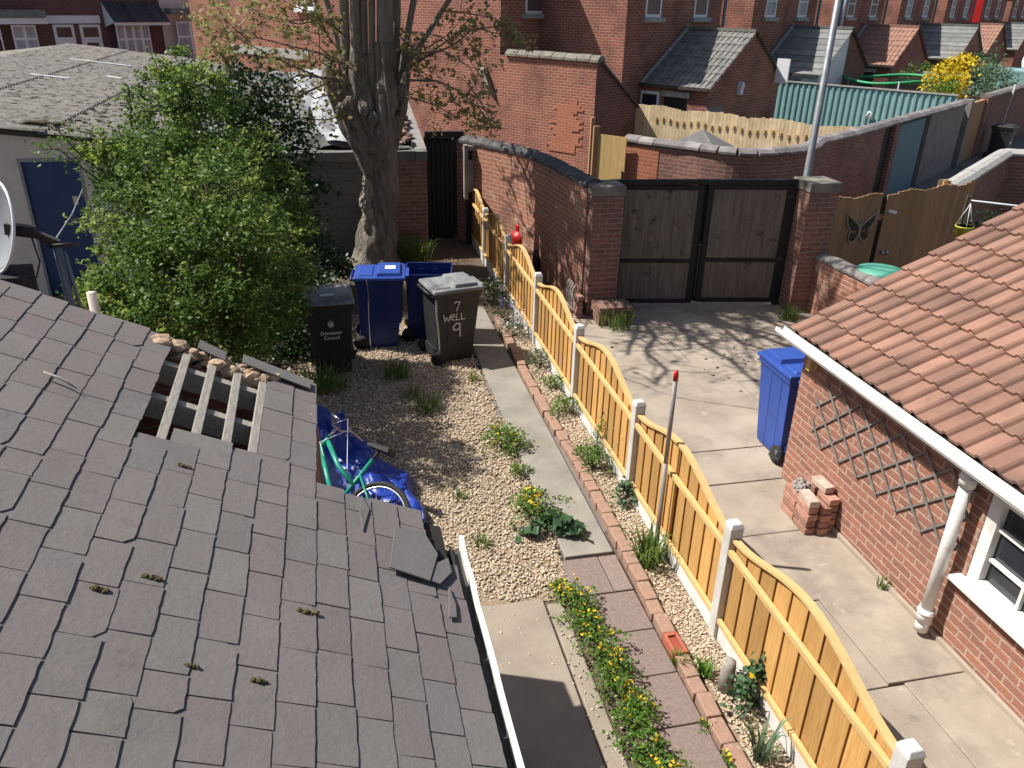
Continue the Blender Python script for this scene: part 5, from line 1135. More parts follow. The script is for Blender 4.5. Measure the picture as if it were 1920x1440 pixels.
mb = MB(); c = BA+bd*(BL*(ksp+.5)/nbd)-bn*.03; mb.obox(c+Z3*.82, bd*.1, bn*.012, Z3*.82); obj('gap_backing', mb, M['wood_black'], bgt)  # thin black backing added so the gap between the boards stays dark
mb = MB(); 
for z in (.3, 1.3): mb.obox((BA+BB)/2-bn*.03+Z3*z, (BB-BA)/2, bn*.015, Z3*.05)
obj('rail', mb, M['wood_brown'], bgt)
BP = lambda px, py, o_=.02: PL(px, py, bn, BA.dot(bn)+o_)
mb = MB(); a = BP(1667, 395); b = BP(1681, 399); mb.bar(a-bd*.0, b, .05, .01, bn); obj('name_plate', mb, M['white_far'], bgt)
mb = MB(); p = BP(1660, 472); mb.lathe([(.02, 0), (.035, .03), (.03, .05)], p, 10, bn); mb.lathe([(.02, 0), (.035, .03), (.03, .05)], p-bd*.09, 10, bn); obj('knob', mb, M['chrome'], bgt)
bf = thing('butterfly_ornament', 'black openwork metal butterfly hung on the brown gate', 'ornament', tuple(BP(1612, 427)))
cbx = BP(1612, 430, .03)
def BFp(a, b, o_=0): return cbx+bd*a*.33+Z3*b*.27+bn*o_
half = [(.02, -.15), (.08, .22), (.28, .42), (.52, .62), (.95, .98), (.90, .45), (.72, .12), (.55, -.05), (.66, -.28), (.62, -.60), (.40, -.80), (.18, -.62), (.06, -.38)]
mb = MB(); mb2 = MB()
for sg in (-1, 1):
    Pw = [BFp(sg*a, b) for a, b in half]; mb.tube(Pw+[Pw[0]], .013, 6, False)
    for a0, b0_2, a1, b1_2 in ((.05, .1, .85, .8), (.08, .0, .7, .2), (.1, -.2, .62, -.45), (.1, .1, .85, .5), (.3, .4, .6, .1), (.5, .6, .75, .2), (.25, -.6, .5, -.1), (.06, -.3, .4, -.75)): mb2.bar(BFp(sg*a0, b0_2), BFp(sg*a1, b1_2), .022, .006, bn)
    for a0, b0_2, r in ((.3, .28, .05), (.5, .38, .055), (.68, .6, .05), (.45, .05, .05), (.35, -.3, .055), (.5, -.5, .05), (.2, -.5, .045), (.2, .02, .05), (.62, .25, .05), (.8, .75, .035)):
        mb2.tube([BFp(sg*a0, b0_2, -.004), BFp(sg*a0, b0_2, .004)], r*.5, 8)
mb.tube([BFp(0, .25), BFp(0, -.5)], .014, 8); mb.tube([BFp(0, .25), BFp(-.12, .62)], .005, 5); mb.tube([BFp(0, .25), BFp(.12, .62)], .005, 5)
obj('outline', mb, M['bronze'], bf); obj('fretwork', mb2, M['iron'], bf)
fw = thing('far_alley_wall', 'brick wall with pale coping beyond the brown gate', 'wall', tuple(W(17, -3.2))); WP = [tuple(W(15.3, -3.3)[:2]), tuple(W(20.3, -3.45)[:2]), tuple(W(20.9, -2.4)[:2]), tuple(W(21.6, -.4)[:2])]
mb = MB(); mb.wall(WP[:2], .24, 0, 1.58); mb.wall(WP[1:], .24, 0, 1.58); obj('wall_face', mb, M['brick_old'], fw); mb = MB(); coping(mb, WP[:2], 1.58, .36, .12, .8, .01, 'round'); coping(mb, WP[1:], 1.58, .36, .12, .8, .01, 'round'); obj('coping', mb, M['stone'], fw)
mb = MB(); c = W(15.2, -3.35); mb.box(c.x-.07, c.x+.07, c.y-.07, c.y+.07, 0, 1.75); tag(obj('timber_post', mb, M['wood_rail']), 'weathered timber post at the end of the far brick wall', 'post')
mb = MB(); a = W(15.25, -3.45, 1.45); b = a+Vector((2.6, -.9, -.15)); mb.tube([a, a.lerp(b, .5)-Z3*.02, b], .018, 6); tag(obj('rope', mb, M['white_far']), 'white washing rope tied to the timber post', 'rope')
t = thing('hanging_pot', 'yellow plastic pot hanging beside the brown gate', 'pot', tuple(G(1803, 445, 1.25))); p = G(1803, 445, 1.2); mb = MB(); mb.lathe([(.07, 0), (.085, .01), (.125, .15), (.135, .16), (.135, .18), (.12, .18), (.08, .03)], p, 16); obj('bowl', mb, M['yellow_pl'], t)
mb = MB(); top = p+Z3*.52
for k in range(3): a = 2.1*k; mb.tube([p+Vector((.13*math.cos(a), .13*math.sin(a), .17)), top], .005, 5)
obj('hanger', mb, M['white_far'], t)
mb = MB(); p = G(1806, 420, 1.4); mb.tube([p+Vector((.05, .1, -1.4)), p+Vector((.05, .1, .42)), p+Vector((0, 0, .40))], .02, 6); obj('stand', mb, M['iron'], t)
mb = MB(); c = G(1652, 512, .92); mb.lathe([(.30, 0), (.34, .02), (.33, .05), (.2, .085), (0, .09)], c, 20); mb.lathe([(.28, -.9), (.31, -.0)], c, 20); tag(obj('green_tub', mb, mat('green lid', (.10,.36,.27), (.08,.3,.22), 5, .5, .05, 20)), 'green lidded tub half hidden behind the low brick wall', 'tub')
# ------------------------------------------------------------------ houses across the street, top left
VS = -43.0
def SP(px, py): p = PL(px, py, V, VS); return p.dot(U), p.z
def sbox(mb, pxa, pya, pxb, pyb, d0, d1):
    ua, za = SP(pxa, pya); ub, zb = SP(pxb, pyb); mb.wbox(min(ua, ub), max(ua, ub), VS+d0, VS+d1, min(za, zb), max(za, zb))
uL, uR, uE = SP(-40, 50)[0], SP(303, 50)[0], SP(420, 50)[0]; zt = SP(150, 0)[1]
def sash(par, x0, y0, x1, y1, cols, gm='curtain', d=.05, split=True):
    ua, z1_ = SP(x0, y0); ub, z0_ = SP(x1, y1); f = MB(); f.wbox(ua, ub, VS+d-.05, VS+d, z0_, z1_); w_ = obj('window', f, M['white_far'], par)
    n = cols; st = (ub-ua)/n
    for k in range(n):
        g_ = MB(); zm = z0_+(z1_-z0_)*.66
        for (a, b) in (((z0_+.08, zm-.05), (zm+.05, z1_-.08)) if split else ((z0_+.08, z1_-.08),)): g_.wbox(ua+st*k+.07, ua+st*(k+1)-.07, VS+d-.03, VS+d+.012, a, b)
        obj('pane', g_, M[gm], w_)
    return w_
sh_ = thing('street_house', 'shade-coloured brick terraced house across the street with bay windows and white doors', 'house', tuple(W(uL, VS)))
mb = MB(); mb.wbox(uL, uR, VS-8, VS, -1.5, zt+3.5); obj('wall', mb, M['brick_shaded'], sh_)
mb = MB(); wface(mb, [(uL, VS+.3, zt+3.4), (uR, VS+.3, zt+3.4), (uR, VS-4, zt+6), (uL, VS-4, zt+6)]); obj('roof', mb, M['slate_far'], sh_)
mb = MB(); sbox(mb, -30, 44, 70, 32, .0, 1.0); sbox(mb, 85, 44, 184, 29, 0, .12); obj('lintel', mb, M['white_far'], sh_)
mb = MB(); sbox(mb, -30, 31, 66, 18, .0, 1.1); obj('bay_roof', mb, M['slate_far'], sh_)
sash(sh_, -25, 45, 8, 120, 1, 'glass', .5); sash(sh_, 10, 46, 72, 120, 2, 'curtain', .6); sash(sh_, 204, 44, 280, 125, 4, 'curtain', .65)
for x0, x1, nm_, gm in ((97, 136, 'door', 'white_far'), (147, 186, 'door', 'glass')):
    ua, z1_ = SP(x0, 46); ub, _ = SP(x1, 46); f = MB(); f.wbox(ua, ub, VS, VS+.06, z1_-2.9, z1_); d_ = obj('door', f, M['white_far'], sh_)
    g_ = MB(); g_.wbox(ua+.14, ub-.14, VS+.05, VS+.075, z1_-.55, z1_-.12); 
    if gm == 'glass': g_.wbox(ua+.22, ub-.22, VS+.05, VS+.075, z1_-2.0, z1_-.8)
    else:
        for q in (-.18, .18): g_.wbox((ua+ub)/2+q-.08, (ua+ub)/2+q+.08, VS+.05, VS+.075, z1_-1.6, z1_-1.25)
    obj('pane', g_, M['glass'], d_)
ua, za = SP(190, 3); ub, zb = SP(300, 40); mb = MB()
wface(mb, [(ua, VS+1.05, zb), (ub, VS+1.05, zb), (ub, VS+.0, za), (ua, VS+.0, za)])
for k in range(18): uu = ua+(ub-ua)*(k+.5)/18; mb.bar(W(uu, VS+1.05, zb+.02), W(uu, VS+.02, za+.02), .07, .06)
obj('bay_roof', mb, M['tile_brown'] if False else M['coping_dark'], sh_)
mb = MB(); wface(mb, [(ua-.03, VS, za), (ua-.03, VS, zb-.25), (ua-.03, VS+1.05, zb-.02)]); mb.wbox(ua, ub, VS+.9, VS+1.0, zb-.14, zb); obj('bay_fascia', mb, M['white_far'], sh_)
sw = thing('street_house', 'pale rendered terraced house across the street beside the brick one', 'house', tuple(W(uR, VS)))
mb = MB(); mb.wbox(uR+.02, uE, VS-8, VS+.05, -1.5, zt+3.5); obj('wall', mb, M['render_cream'], sw)
mb = MB(); sbox(mb, 308, 26, 372, 16, 0, .7); obj('bay_roof', mb, M['slate_far'], sw); sash(sw, 322, 40, 385, 120, 2, 'curtain', .4)
# ------------------------------------------------------------------ foliage helpers
def leaf_arrays(P, size, asp, rg, droop=0.0, up=.35, var=.4):
    n = len(P); a = rg.normal(size=(n, 3)); a[:, 2] = a[:, 2]*.6-droop; a /= np.linalg.norm(a, axis=1, keepdims=True)
    nn = rg.normal(size=(n, 3)); nn[:, 2] += up*3; b = np.cross(a, nn); b /= np.linalg.norm(b, axis=1, keepdims=True)+1e-9
    c = np.cross(b, a); s = size*(1+var*(rg.random((n, 1))*2-1)); w_ = s*asp*.5
    p0 = P-a*s*.5; p2 = P+a*s*.5; p1 = P+b*w_+c*s*.10; p3 = P-b*w_+c*s*.10
    v = np.stack([p0, p1, p2, p3], 1).reshape(-1, 3); f = np.arange(4*n).reshape(-1, 4); return v, f
def merge(L):
    vv = []; ff = []; b = 0
    for v, f in L: vv.append(v); ff.append(f+b); b += len(v)
    return np.concatenate(vv), np.concatenate(ff)
def shell_points(c, r, ncl, nl, rg, spread=.1, inner=.45):
    c = np.array(c); r = np.array(r if hasattr(r, '__len__') else (r, r, r)); out = []
    d = rg.normal(size=(ncl, 3)); d /= np.linalg.norm(d, axis=1, keepdims=True); rad = inner+(1.08-inner)*rg.random((ncl, 1))**.45
    C = c+d*rad*r; m = rg.integers(int(nl*.4), int(nl*1.6), ncl)
    for k in range(ncl): out.append(C[k]+rg.normal(size=(m[k], 3))*spread*(.6+.8*rg.random())*np.array([1, 1, .8]))
    return np.concatenate(out)
def twig(mb, a, b, r0, r1, sag=0, n=4, jit=.04):
    a = Vector(a); b = Vector(b); L_ = (b-a).length; P = [a]
    for k in range(1, n): P.append(a.lerp(b, k/n)+Vector((random.uniform(-jit, jit), random.uniform(-jit, jit), random.uniform(-jit, jit)))*L_-Z3*sag*math.sin(math.pi*k/n))
    P.append(b); mb.tube(P, [r0+(r1-r0)*k/n for k in range(n+1)], 6 if r0 > .012 else 5); return P
def shrub(name, label, base, lobes, mt, size, asp, ncl, nl, seed, sprigs=0, cat='shrub', spread=.1, inner=.4, up=.35, group=None, new=None):
    rg = np.random.default_rng(seed); t = thing(name, label, cat, tuple(base), group); L = []; LN = []; st = MB(); b = Vector(base)
    for c, r in lobes:
        rr = r if hasattr(r, '__len__') else (r, r, r*.95); area = max(rr)**2/.5
        L.append(leaf_arrays(shell_points(c, rr, max(6, int(ncl*area)), nl, rg, spread, inner), size, asp, rg, up=up))
        P = twig(st, b+Vector((random.uniform(-.15, .15), random.uniform(-.15, .15), 0)), c, .035, .01, -.1, 5, .06)
        for k in range(sprigs):
            d = Vector(rg.normal(size=3)); d.z = abs(d.z)*.6; d.normalize(); e = Vector(c)+Vector((d.x*rr[0], d.y*rr[1], d.z*rr[2]))*random.uniform(1.05, 1.4); twig(st, Vector(c).lerp(e, .3), e, .008, .003, 0, 4, .05)
            pts = np.array([Vector(c).lerp(e, q)[:] for q in np.linspace(.55, 1.02, 26)]); (LN if new else L).append(leaf_arrays(pts+rg.normal(size=pts.shape)*.03, size, asp, rg, up=up))
    v, f = merge(L); raw('foliage', v, f, mt, t)
    if LN: v, f = merge(LN); raw('highlight_growth', v, f, new, t)
    obj('stem', st, M['stem'], t); return t
pp = lambda px, py, Y: tuple(AY(px, py, Y))
# ------------------------------------------------------------------ big evergreen shrub and the ivy mass behind it
lob = [(pp(*q[:3]), q[3]) for q in ((355,150,10.2,.33),(330,205,10.0,.48),(300,280,9.8,.5),(400,260,10.0,.55),(255,325,9.4,.40),(350,370,9.0,.72),(460,360,9.6,.62),(265,420,8.8,.48),(380,470,8.4,.78),(495,445,9.2,.52),(255,520,8.2,.38),(340,560,7.8,.70),(470,620,8.6,.42),(450,560,8.2,.56),(232,570,7.7,.33),
       (410,640,7.5,.44),(515,590,9.0,.34),(300,610,7.4,.42),(205,290,9.4,.25),(535,510,9.4,.30),(195,562,7.8,.22),(400,400,7.9,.5),(450,480,7.6,.5))]
shrub('evergreen_shrub', 'big glossy green evergreen shrub in front of the cream garage', (-1.7, 8.7, 0), lob, M['leaf_bush'], .05, .55, 92, 52, 3, sprigs=14, spread=.06, inner=.6, new=M['leaf_highlight'])
shr = [o for o in COL.objects if o.get('label', '').startswith('big glossy')][0]
st = MB(); rg = np.random.default_rng(31); L = []
for pts in ([(320, 420, 9.2), (200, 350, 9.2), (110, 280, 9.1), (70, 280, 9.0)], [(300, 400, 9.2), (160, 300, 9.3), (100, 235, 9.3)], [(260, 330, 9.5), (170, 250, 9.6), (120, 240, 9.6)], [(250, 300, 9.6), (245, 200, 9.8), (240, 160, 9.8)]):
    P = [Vector(pp(*p)) for p in pts]; st.tube(P, [.016, .011, .007, .004][:len(P)], 6)
    for a, b in zip(P[:-1], P[1:]):
        q = np.array([a.lerp(b, t)[:] for t in np.linspace(.15, 1, 60)]); L.append(leaf_arrays(q+rg.normal(size=q.shape)*.06, .047, .55, rg))
v, f = merge(L); raw('foliage', v, f, M['leaf_bush'], shr); obj('branch', st, M['stem'], shr)
lob = [(pp(470, 190, 12.8), .6), (pp(505, 270, 12.6), .62), (pp(450, 330, 12.4), .75), (pp(540, 370, 12.4), .55), (pp(545, 470, 12.0), .55), (pp(500, 520, 11.4), .65), (pp(560, 560, 11.2), .42), (pp(420, 240, 12.8), .6), (pp(600, 500, 12.6), .4), (pp(555, 560, 10.8), .5), (pp(560, 620, 10.4), .38), (pp(520, 640, 10.0), .4), (pp(620, 520, 12.8), .35)]
shrub('ivy_mass', 'dark ivy-like shrub crowding the block wall behind the bright evergreen', (-.9, 12.2, 0), lob, M['leaf_dark'], .062, .75, 130, 22, 5, sprigs=3, spread=.1)
# ------------------------------------------------------------------ pollarded tree
def pollard():
    t = thing('pollarded_tree', 'gnarled pollarded tree with upright limbs and young yellowish leaves', 'tree', (.66, 14.1, 0)); rg = np.random.default_rng(9)
    def gnarl(mb, pts, rads, na=26, amp=.10, seed=1):      # a bumpy fluted tube along a smooth path
        rg2 = random.Random(seed); P = [Vector(p) for p in pts]; Q = []; Rr = []
        for i in range(len(P)-1):
            p0, p1, p2, p3 = P[max(i-1, 0)], P[i], P[i+1], P[min(i+2, len(P)-1)]
            for k in range(5):
                u_ = k/5; Q.append(.5*((2*p1)+(p2-p0)*u_+(2*p0-5*p1+4*p2-p3)*u_*u_+(3*p1-p0-3*p2+p3)*u_**3)); Rr.append(rads[i]*(1-u_)+rads[i+1]*u_)
        Q.append(P[-1]); Rr.append(rads[-1]); ph = [rg2.uniform(0, 6.28) for _ in range(6)]; b0 = len(mb.v); mb.tube(Q, Rr, na)
        for i in range(len(Q)):
            for k in range(na):
                v = mb.v[b0+i*na+k]; a_ = 2*math.pi*k/na
                fl = amp*(math.sin(3*a_+ph[0]+i*.22)+.8*math.sin(5*a_+ph[1]-i*.3)+.5*math.sin(9*a_+ph[2]+i*.5)+.6*math.sin(i*.8+ph[3])+rg2.uniform(-.35, .35))
                mb.v[b0+i*na+k] = Q[i]+(v-Q[i])*(1+fl)
    mb = MB()
    gnarl(mb, [(.68, 14.1, -.05), (.70, 14.1, .2), (.74, 14.1, .6), (.79, 14.1, 1.0), (.84, 14.08, 1.45), (.82, 14.06, 1.85), (.77, 14.05, 2.2), (.74, 14.05, 2.5)], [.50, .39, .32, .275, .25, .27, .34, .30], 40, .085, 2)
    f0 = (.79, 14.03, 1.95)
    HEAD = [([(674, 262, 13.85), (652, 210, 13.88), (648, 160, 13.95), (646, 95, 14.0)], [.22, .19, .15, .12, .086]), ([(690, 250, 13.9), (670, 205, 13.86), (667, 155, 13.88), (666, 90, 13.9)], [.22, .19, .16, .125, .09]), ([(702, 250, 13.85), (686, 200, 13.8), (683, 155, 13.9), (682, 100, 13.94)], [.22, .18, .15, .11, .082]),
            ([(714, 255, 13.82), (720, 205, 13.8), (722, 150, 13.82), (722, 80, 13.85)], [.24, .21, .19, .17, .15]), ([(726, 262, 14.0), (740, 210, 14.02), (744, 155, 14.06), (743, 90, 14.1)], [.23, .19, .15, .12, .086]), ([(730, 250, 13.95), (750, 195, 13.95), (760, 150, 13.98), (766, 95, 14.0)], [.22, .17, .12, .08, .058]), ([(702, 255, 14.05), (700, 205, 13.95), (698, 155, 13.86), (697, 100, 13.85)], [.24, .19, .12, .08, .06])]
    for i, (ps, rr_) in enumerate(HEAD): gnarl(mb, [f0]+[pp(*q) for q in ps], rr_, 22, .085, 5+i)
    for (q, r) in (((655, 195, 13.72), .10), ((640, 205, 13.75), .09), ((682, 205, 13.66), .10), ((700, 222, 13.62), .09), ((735, 190, 13.75), .12), ((752, 172, 13.85), .11), ((668, 235, 13.68), .08), ((690, 300, 13.78), .09), ((716, 165, 13.68), .09)): lump(mb, pp(*q), r, (1, .8, 1.2), 3, .10)
    obj('trunk', mb, M['bark'], t)
    mb = MB()
    for (px_, py_, r) in ((688, 345, .10), (692, 362, .09), (684, 380, .11), (694, 400, .10), (686, 420, .08), (698, 430, .09)): lump(mb, pp(px_, py_, 13.88), r, (.8, .7, 1.7), 3, .2)
    obj('torn_bark', mb, M['bark_pale'], t)
    # limbs: upright poles out of the pollard head; those out of frame carry on upwards
    LB = []; BG = []
    def limb(px0, py0, px1, py1, Y, ztop, r0, r1, lean=(0, 0)):
        a = Vector(pp(px0, py0, Y)); b = Vector(pp(px1, py1, Y)); d = (b-a)/(b.z-a.z); P = [a-Z3*.25, a, b]
        z = b.z; cur = b
        while z < ztop: z += .7; cur = cur+d*.7*.6+Vector((lean[0]*.7, lean[1]*.7, .7*(1-.6*d.z) if False else .7-.6*.7)); cur.z = z; P.append(cur+Vector((random.uniform(-.05, .05), random.uniform(-.05, .05), 0)))
        n = len(P); m_ = MB(); m_.tube(P, [r0+(r1-r0)*(i/(n-1)) for i in range(n)], 10); obj('limb', m_, M['bark_light'], t); LB.append(P); return P
    m_ = MB(); gnarl(m_, [Vector(pp(*q)) for q in ((700, 325, 13.95), (672, 270, 13.9), (648, 225, 13.9), (630, 180, 13.9), (618, 140, 13.95), (620, 110, 13.95))], [.17, .15, .13, .12, .12, .07], 18, .1, 12); obj('limb', m_, M['bark'], t)
    limb(650, 160, 645, 0, 14.0, 7.6, .085, .045, (-.10, -.05)); limb(668, 160, 665, 0, 13.9, 8.4, .088, .04, (-.02, -.14)); limb(683, 160, 681, 0, 13.95, 7.4, .08, .035, (.03, -.22)); limb(698, 160, 697, 0, 13.85, 7.8, .06, .03, (.0, -.2))
    limb(722, 160, 722, 0, 13.85, 8.8, .15, .06, (.06, -.10)); limb(741, 150, 743, 0, 14.1, 8.6, .085, .04, (.12, -.06)); limb(728, 200, 712, 40, 13.6, 6.0, .028, .014, (.1, -.3))
    limb(752, 130, 776, 0, 14.0, 7.8, .06, .035, (.2, -.12)); limb(756, 135, 842, 0, 14.0, 7.0, .05, .025, (.3, -.2)); limb(655, 160, 612, 0, 14.2, 7.0, .05, .03, (-.25, -.1))
    # long boughs reaching over the garden above the frame
    for (ex, ey, ez_) in ((-.6, 10.2, 6.3), (.3, 9.6, 7.0), (1.4, 10.4, 6.6), (1.9, 11.3, 7.4), (.8, 11.0, 5.6), (-.2, 11.6, 7.6), (2.3, 12.3, 6.4), (1.1, 9.2, 8.0), (.0, 10.9, 5.4), (2.2, 10.6, 7.8), (1.6, 12.0, 8.6), (2.7, 11.5, 8.4), (.6, 10.4, 8.6), (2.9, 12.6, 7.2), (1.9, 9.8, 7.2)):
        a = Vector((.7+random.uniform(-.3, .3), 13.9, random.uniform(4.9, 6.0))); e = Vector((ex, ey, ez_)); m_ = MB(); Q = twig(m_, a, e, .062, .02, -.3, 7, .03); obj('limb', m_, M['bark_light'], t); BG.append(Q)
    # crown twigs above the frame
    tw = MB(); LP = []
    def leaves_at(p, n=9, s=.10): LP.append(np.array(p)[None]+rg.normal(size=(n, 3))*np.array([s, s, s*.8]))
    for P in LB:
        if P[-1].z < 5: continue
        for k in range(15):
            i = random.randint(3, len(P)-1); p = P[i]; an = random.uniform(0, 6.28); L_ = random.uniform(1.0, 3.0); e = p+Vector((math.cos(an)*L_*.85, math.sin(an)*L_*.85, random.uniform(-.3, .9)))
            Q = twig(tw, p, e, .036, .010, 0, 5, .05)
            for _ in range(5):
                q0 = Q[random.randint(1, 4)]; e2 = q0+Vector((random.gauss(0, .5), random.gauss(0, .5), random.gauss(.05, .35))); twig(tw, q0, e2, .015, .006, 0, 3, .06); 
                for _ in range(2): leaves_at(q0.lerp(e2, random.uniform(.4, 1.05)), 5, .08)
    for Q in BG:
        for k in range(11):
            p = Q[random.randint(2, len(Q)-1)]; e = p+Vector((random.gauss(0, .5), random.gauss(-.2, .5), random.gauss(.1, .4))); T_ = twig(tw, p, e, .018, .006, 0, 4, .05)
            for _ in range(3): q0 = T_[random.randint(1, 4)]; twig(tw, q0, q0+Vector((random.gauss(0, .25), random.gauss(0, .25), random.gauss(.05, .2))), .008, .004, 0, 3, .06)
            leaves_at(e, 5, .08)
    obj('crown_twigs', tw, M['bark'], t)
    # visible drooping shoots: (start px, via px..., depth), measured on the photograph
    sh = MB()
    shoots = [[(640, 185), (600, 145), (540, 120), (470, 85), (395, 45)], [(640, 60), (590, 25), (545, 10), (500, -20)], [(640, 150), (560, 140), (500, 175), (440, 135), (390, 75)], [(620, 35), (560, 45), (500, 30), (450, 5)], [(640, 120), (600, 100), (560, 90), (480, 70), (420, 95)],
              [(660, 130), (620, 105), (575, 70), (530, 60)], [(625, 150), (560, 180), (505, 180), (450, 150), (405, 100)], [(650, 70), (600, 35), (520, 40), (460, 20)], [(640, 170), (590, 185), (560, 160), (520, 115)], [(650, 215), (610, 225), (560, 222), (515, 215)],
              [(740, 145), (800, 105), (860, 60), (930, 50), (965, 75)], [(745, 140), (790, 110), (850, 85), (890, 52), (940, 65), (980, 85)], [(750, 70), (785, 100), (830, 95), (880, 125), (905, 170)], [(765, 150), (820, 152), (860, 170), (900, 205), (925, 240)], [(760, 180), (810, 195), (850, 215), (890, 245)],
              [(790, 60), (830, 70), (860, 95), (900, 90)], [(760, 75), (800, 90), (840, 65), (870, 30)], [(830, 20), (880, 25), (930, 35), (960, 55)], [(770, 125), (800, 150), (815, 190)], [(640, 100), (610, 60), (590, 20), (575, -20)], [(640, 140), (600, 115), (598, 60), (590, 0)],
              [(880, 160), (900, 190), (915, 215), (920, 245)], [(840, 155), (850, 190), (885, 215)], [(560, 120), (480, 140), (440, 180), (430, 200)], [(500, 180), (470, 215), (440, 200)], [(500, 40), (450, 60), (400, 60), (370, 30)], [(470, 80), (430, 45), (400, 5)]]
    for S_ in shoots:
        Y0 = 13.7+random.uniform(-.5, .2); P = [Vector(pp(x, y, Y0-.18*i*(1 if i else 0))) for i, (x, y) in enumerate(S_)]; n = len(P); r0 = .02 if n > 4 else .014
        sh.tube(P, [r0*(1-.75*i/(n-1)) for i in range(n)], 6)
        for i in range(1, n):
            seg = P[i]-P[i-1]
            for k in range(3):
                q = P[i-1].lerp(P[i], random.random()); e = q+Vector((random.gauss(0, .16), random.gauss(0, .16), random.gauss(-.01, .16))); twig(sh, q, e, .006, .0025, 0, 3, .08)
                leaves_at(e, 7, .055); leaves_at(q.lerp(e, .6), 2, .05)
        leaves_at(P[-1], 22, .10); leaves_at(P[-2].lerp(P[-1], .5), 12, .10)
    obj('shoot', sh, M['bark'], t)
    Pts = np.concatenate(LP); v, f = leaf_arrays(Pts, .085, .6, rg, droop=.35, up=.1); raw('crown', v, f, M['leaf_tree'], t)
pollard()
# ------------------------------------------------------------------ small plants
def grass_tuft(name, label, x, y, n, h, sp, seed, mt='grass', wd=.006, cat='grass tuft', group=None, z=.005):
    rg = random.Random(seed); t = thing(name, label, cat, (x, y, z), group); vs = []; fs = []
    for k in range(n):
        a = rg.uniform(0, 6.28); r = sp*rg.random()**.6*.5; p = Vector((x+r*math.cos(a), y+r*math.sin(a), z)); hh = h*rg.uniform(.5, 1.1); a2 = a+rg.gauss(0, .6); out = Vector((math.cos(a2), math.sin(a2), 0))*hh*rg.uniform(.25, .9)
        sd = Vector((-math.sin(a2), math.cos(a2), 0))*wd; b = len(vs)
        for q, (f_, zf) in enumerate(((0, 0), (.28, .6), (.65, .95), (1, rg.uniform(.55, 1.05)))):
            c = p+out*f_+Z3*hh*zf; w_ = sd*(1-.9*q/3); vs += [tuple(c-w_), tuple(c+w_)]
        for q in range(3): fs.append((b+2*q, b+2*q+1, b+2*q+3, b+2*q+2))
    raw('blades', np.array(vs), np.array(fs), M[mt], t); return t
def herb(name, label, x, y, r, h, n, size, asp, mt, seed, flowers=None, nf=0, fs=.03, cat='plant', group=None, z=.02, lobed=False, ftop=True):
    rg = np.random.default_rng(seed); t = thing(name, label, cat, (x, y, 0), group); ncl = max(5, int(n/16))
    C = np.stack([x+rg.normal(size=ncl)*r*.48, y+rg.normal(size=ncl)*r*.48, z+h*(.25+.65*rg.random(ncl))], 1)
    P = C[rg.integers(0, ncl, n)]+rg.normal(size=(n, 3))*np.array([r*.2, r*.2, h*.14]); d = np.hypot(P[:, 0]-x, P[:, 1]-y)/r; P[:, 2] = np.maximum(P[:, 2]*(1-.35*np.clip(d, 0, 1.4)**2)+.0, .02)
    v, f = leaf_arrays(P, size, asp, rg, up=.6); raw('leaves', v, f, M[mt], t)
    st = MB()
    for k in range(min(14, ncl)): twig(st, (x+random.uniform(-.2, .2)*r, y+random.uniform(-.2, .2)*r, 0), tuple(C[k]), .005, .002, 0, 3, .05)
    obj('stem', st, M['stem'], t)
    if flowers:
        k = rg.integers(0, n, max(1, nf//5)); top = P[np.argsort(-P[:, 2])[:max(8, n//3)]]; F = np.concatenate([top[rg.integers(0, len(top))]+rg.normal(size=(5, 3))*fs*.6+np.array([0, 0, fs*.6]) for _ in range(max(1, nf//5))])
        v, f = leaf_arrays(F, fs, .8, rg, up=.3); raw('flowers', v, f, M[flowers], t)
    return t
# yellow-flowered strip along the slabs
ys_ = [(1.66, 4.86, .13, .17), (1.72, 4.66, .17, .22), (1.70, 4.42, .17, .20), (1.76, 4.18, .19, .22), (1.74, 3.94, .19, .22), (1.78, 3.70, .20, .22), (1.76, 3.50, .17, .20), (1.74, 3.28, .15, .18), (1.78, 3.02, .2, .22), (1.74, 2.8, .2, .22)]
nm = ['small pale clump at the top end of the yellow-flowered strip', 'second clump of the yellow-flowered strip, beside the corner slab', 'clump of the yellow-flowered strip next to the second slab joint', 'tall clump with many blossoms in the yellow-flowered strip by the patio edge', 'bushy middle clump in the yellow-flowered strip', 'wide clump with orange-yellow blossoms past the middle of the flower strip',
      'greener clump with few flowers low in the strip', 'small leafy clump before the last gap of the flower strip', 'clump with yellow blossoms at the bottom edge of the picture', 'last clump of the flower strip, cut by the picture bottom']
for k, (x, y, r, h) in enumerate(ys_): herb('corydalis', 'yellow corydalis, '+nm[k], x-.06, y, r, h, 430 if r > .14 else 260, .030, .6, 'leaf_herb', 40+k, 'fl_yellow', 40 if k not in (6, 7) else 10, .024, group='yellow-flowered plants along the slabs')
herb('corydalis', 'yellow-green clump on the path edge, nearest the bins', 1.60, 7.28, .24, .26, 700, .036, .6, 'leaf_herb', 60, 'fl_yellow', 40, .026, group='path edge plants')
herb('small_weed', 'small green weed on the path edge between two yellow clumps', 1.66, 6.72, .11, .12, 180, .034, .5, 'leaf_herb', 61)
herb('corydalis', 'long yellow-blossomed clump spilling on the path edge above the dark leafy plant', 1.62, 6.02, .22, .24, 650, .034, .6, 'leaf_herb', 62, 'fl_yellow', 70, .028)
herb('hollyhock', 'dark broad-leaved plant where the path meets the first slab', 1.70, 5.58, .22, .26, 110, .10, .95, 'leaf_blue', 63)
herb('hardy_geranium', 'tufted green plant with tall bare stalks on the gravel strip by the fence', 2.42, 6.70, .20, .26, 420, .05, .35, 'leaf_herb', 64)
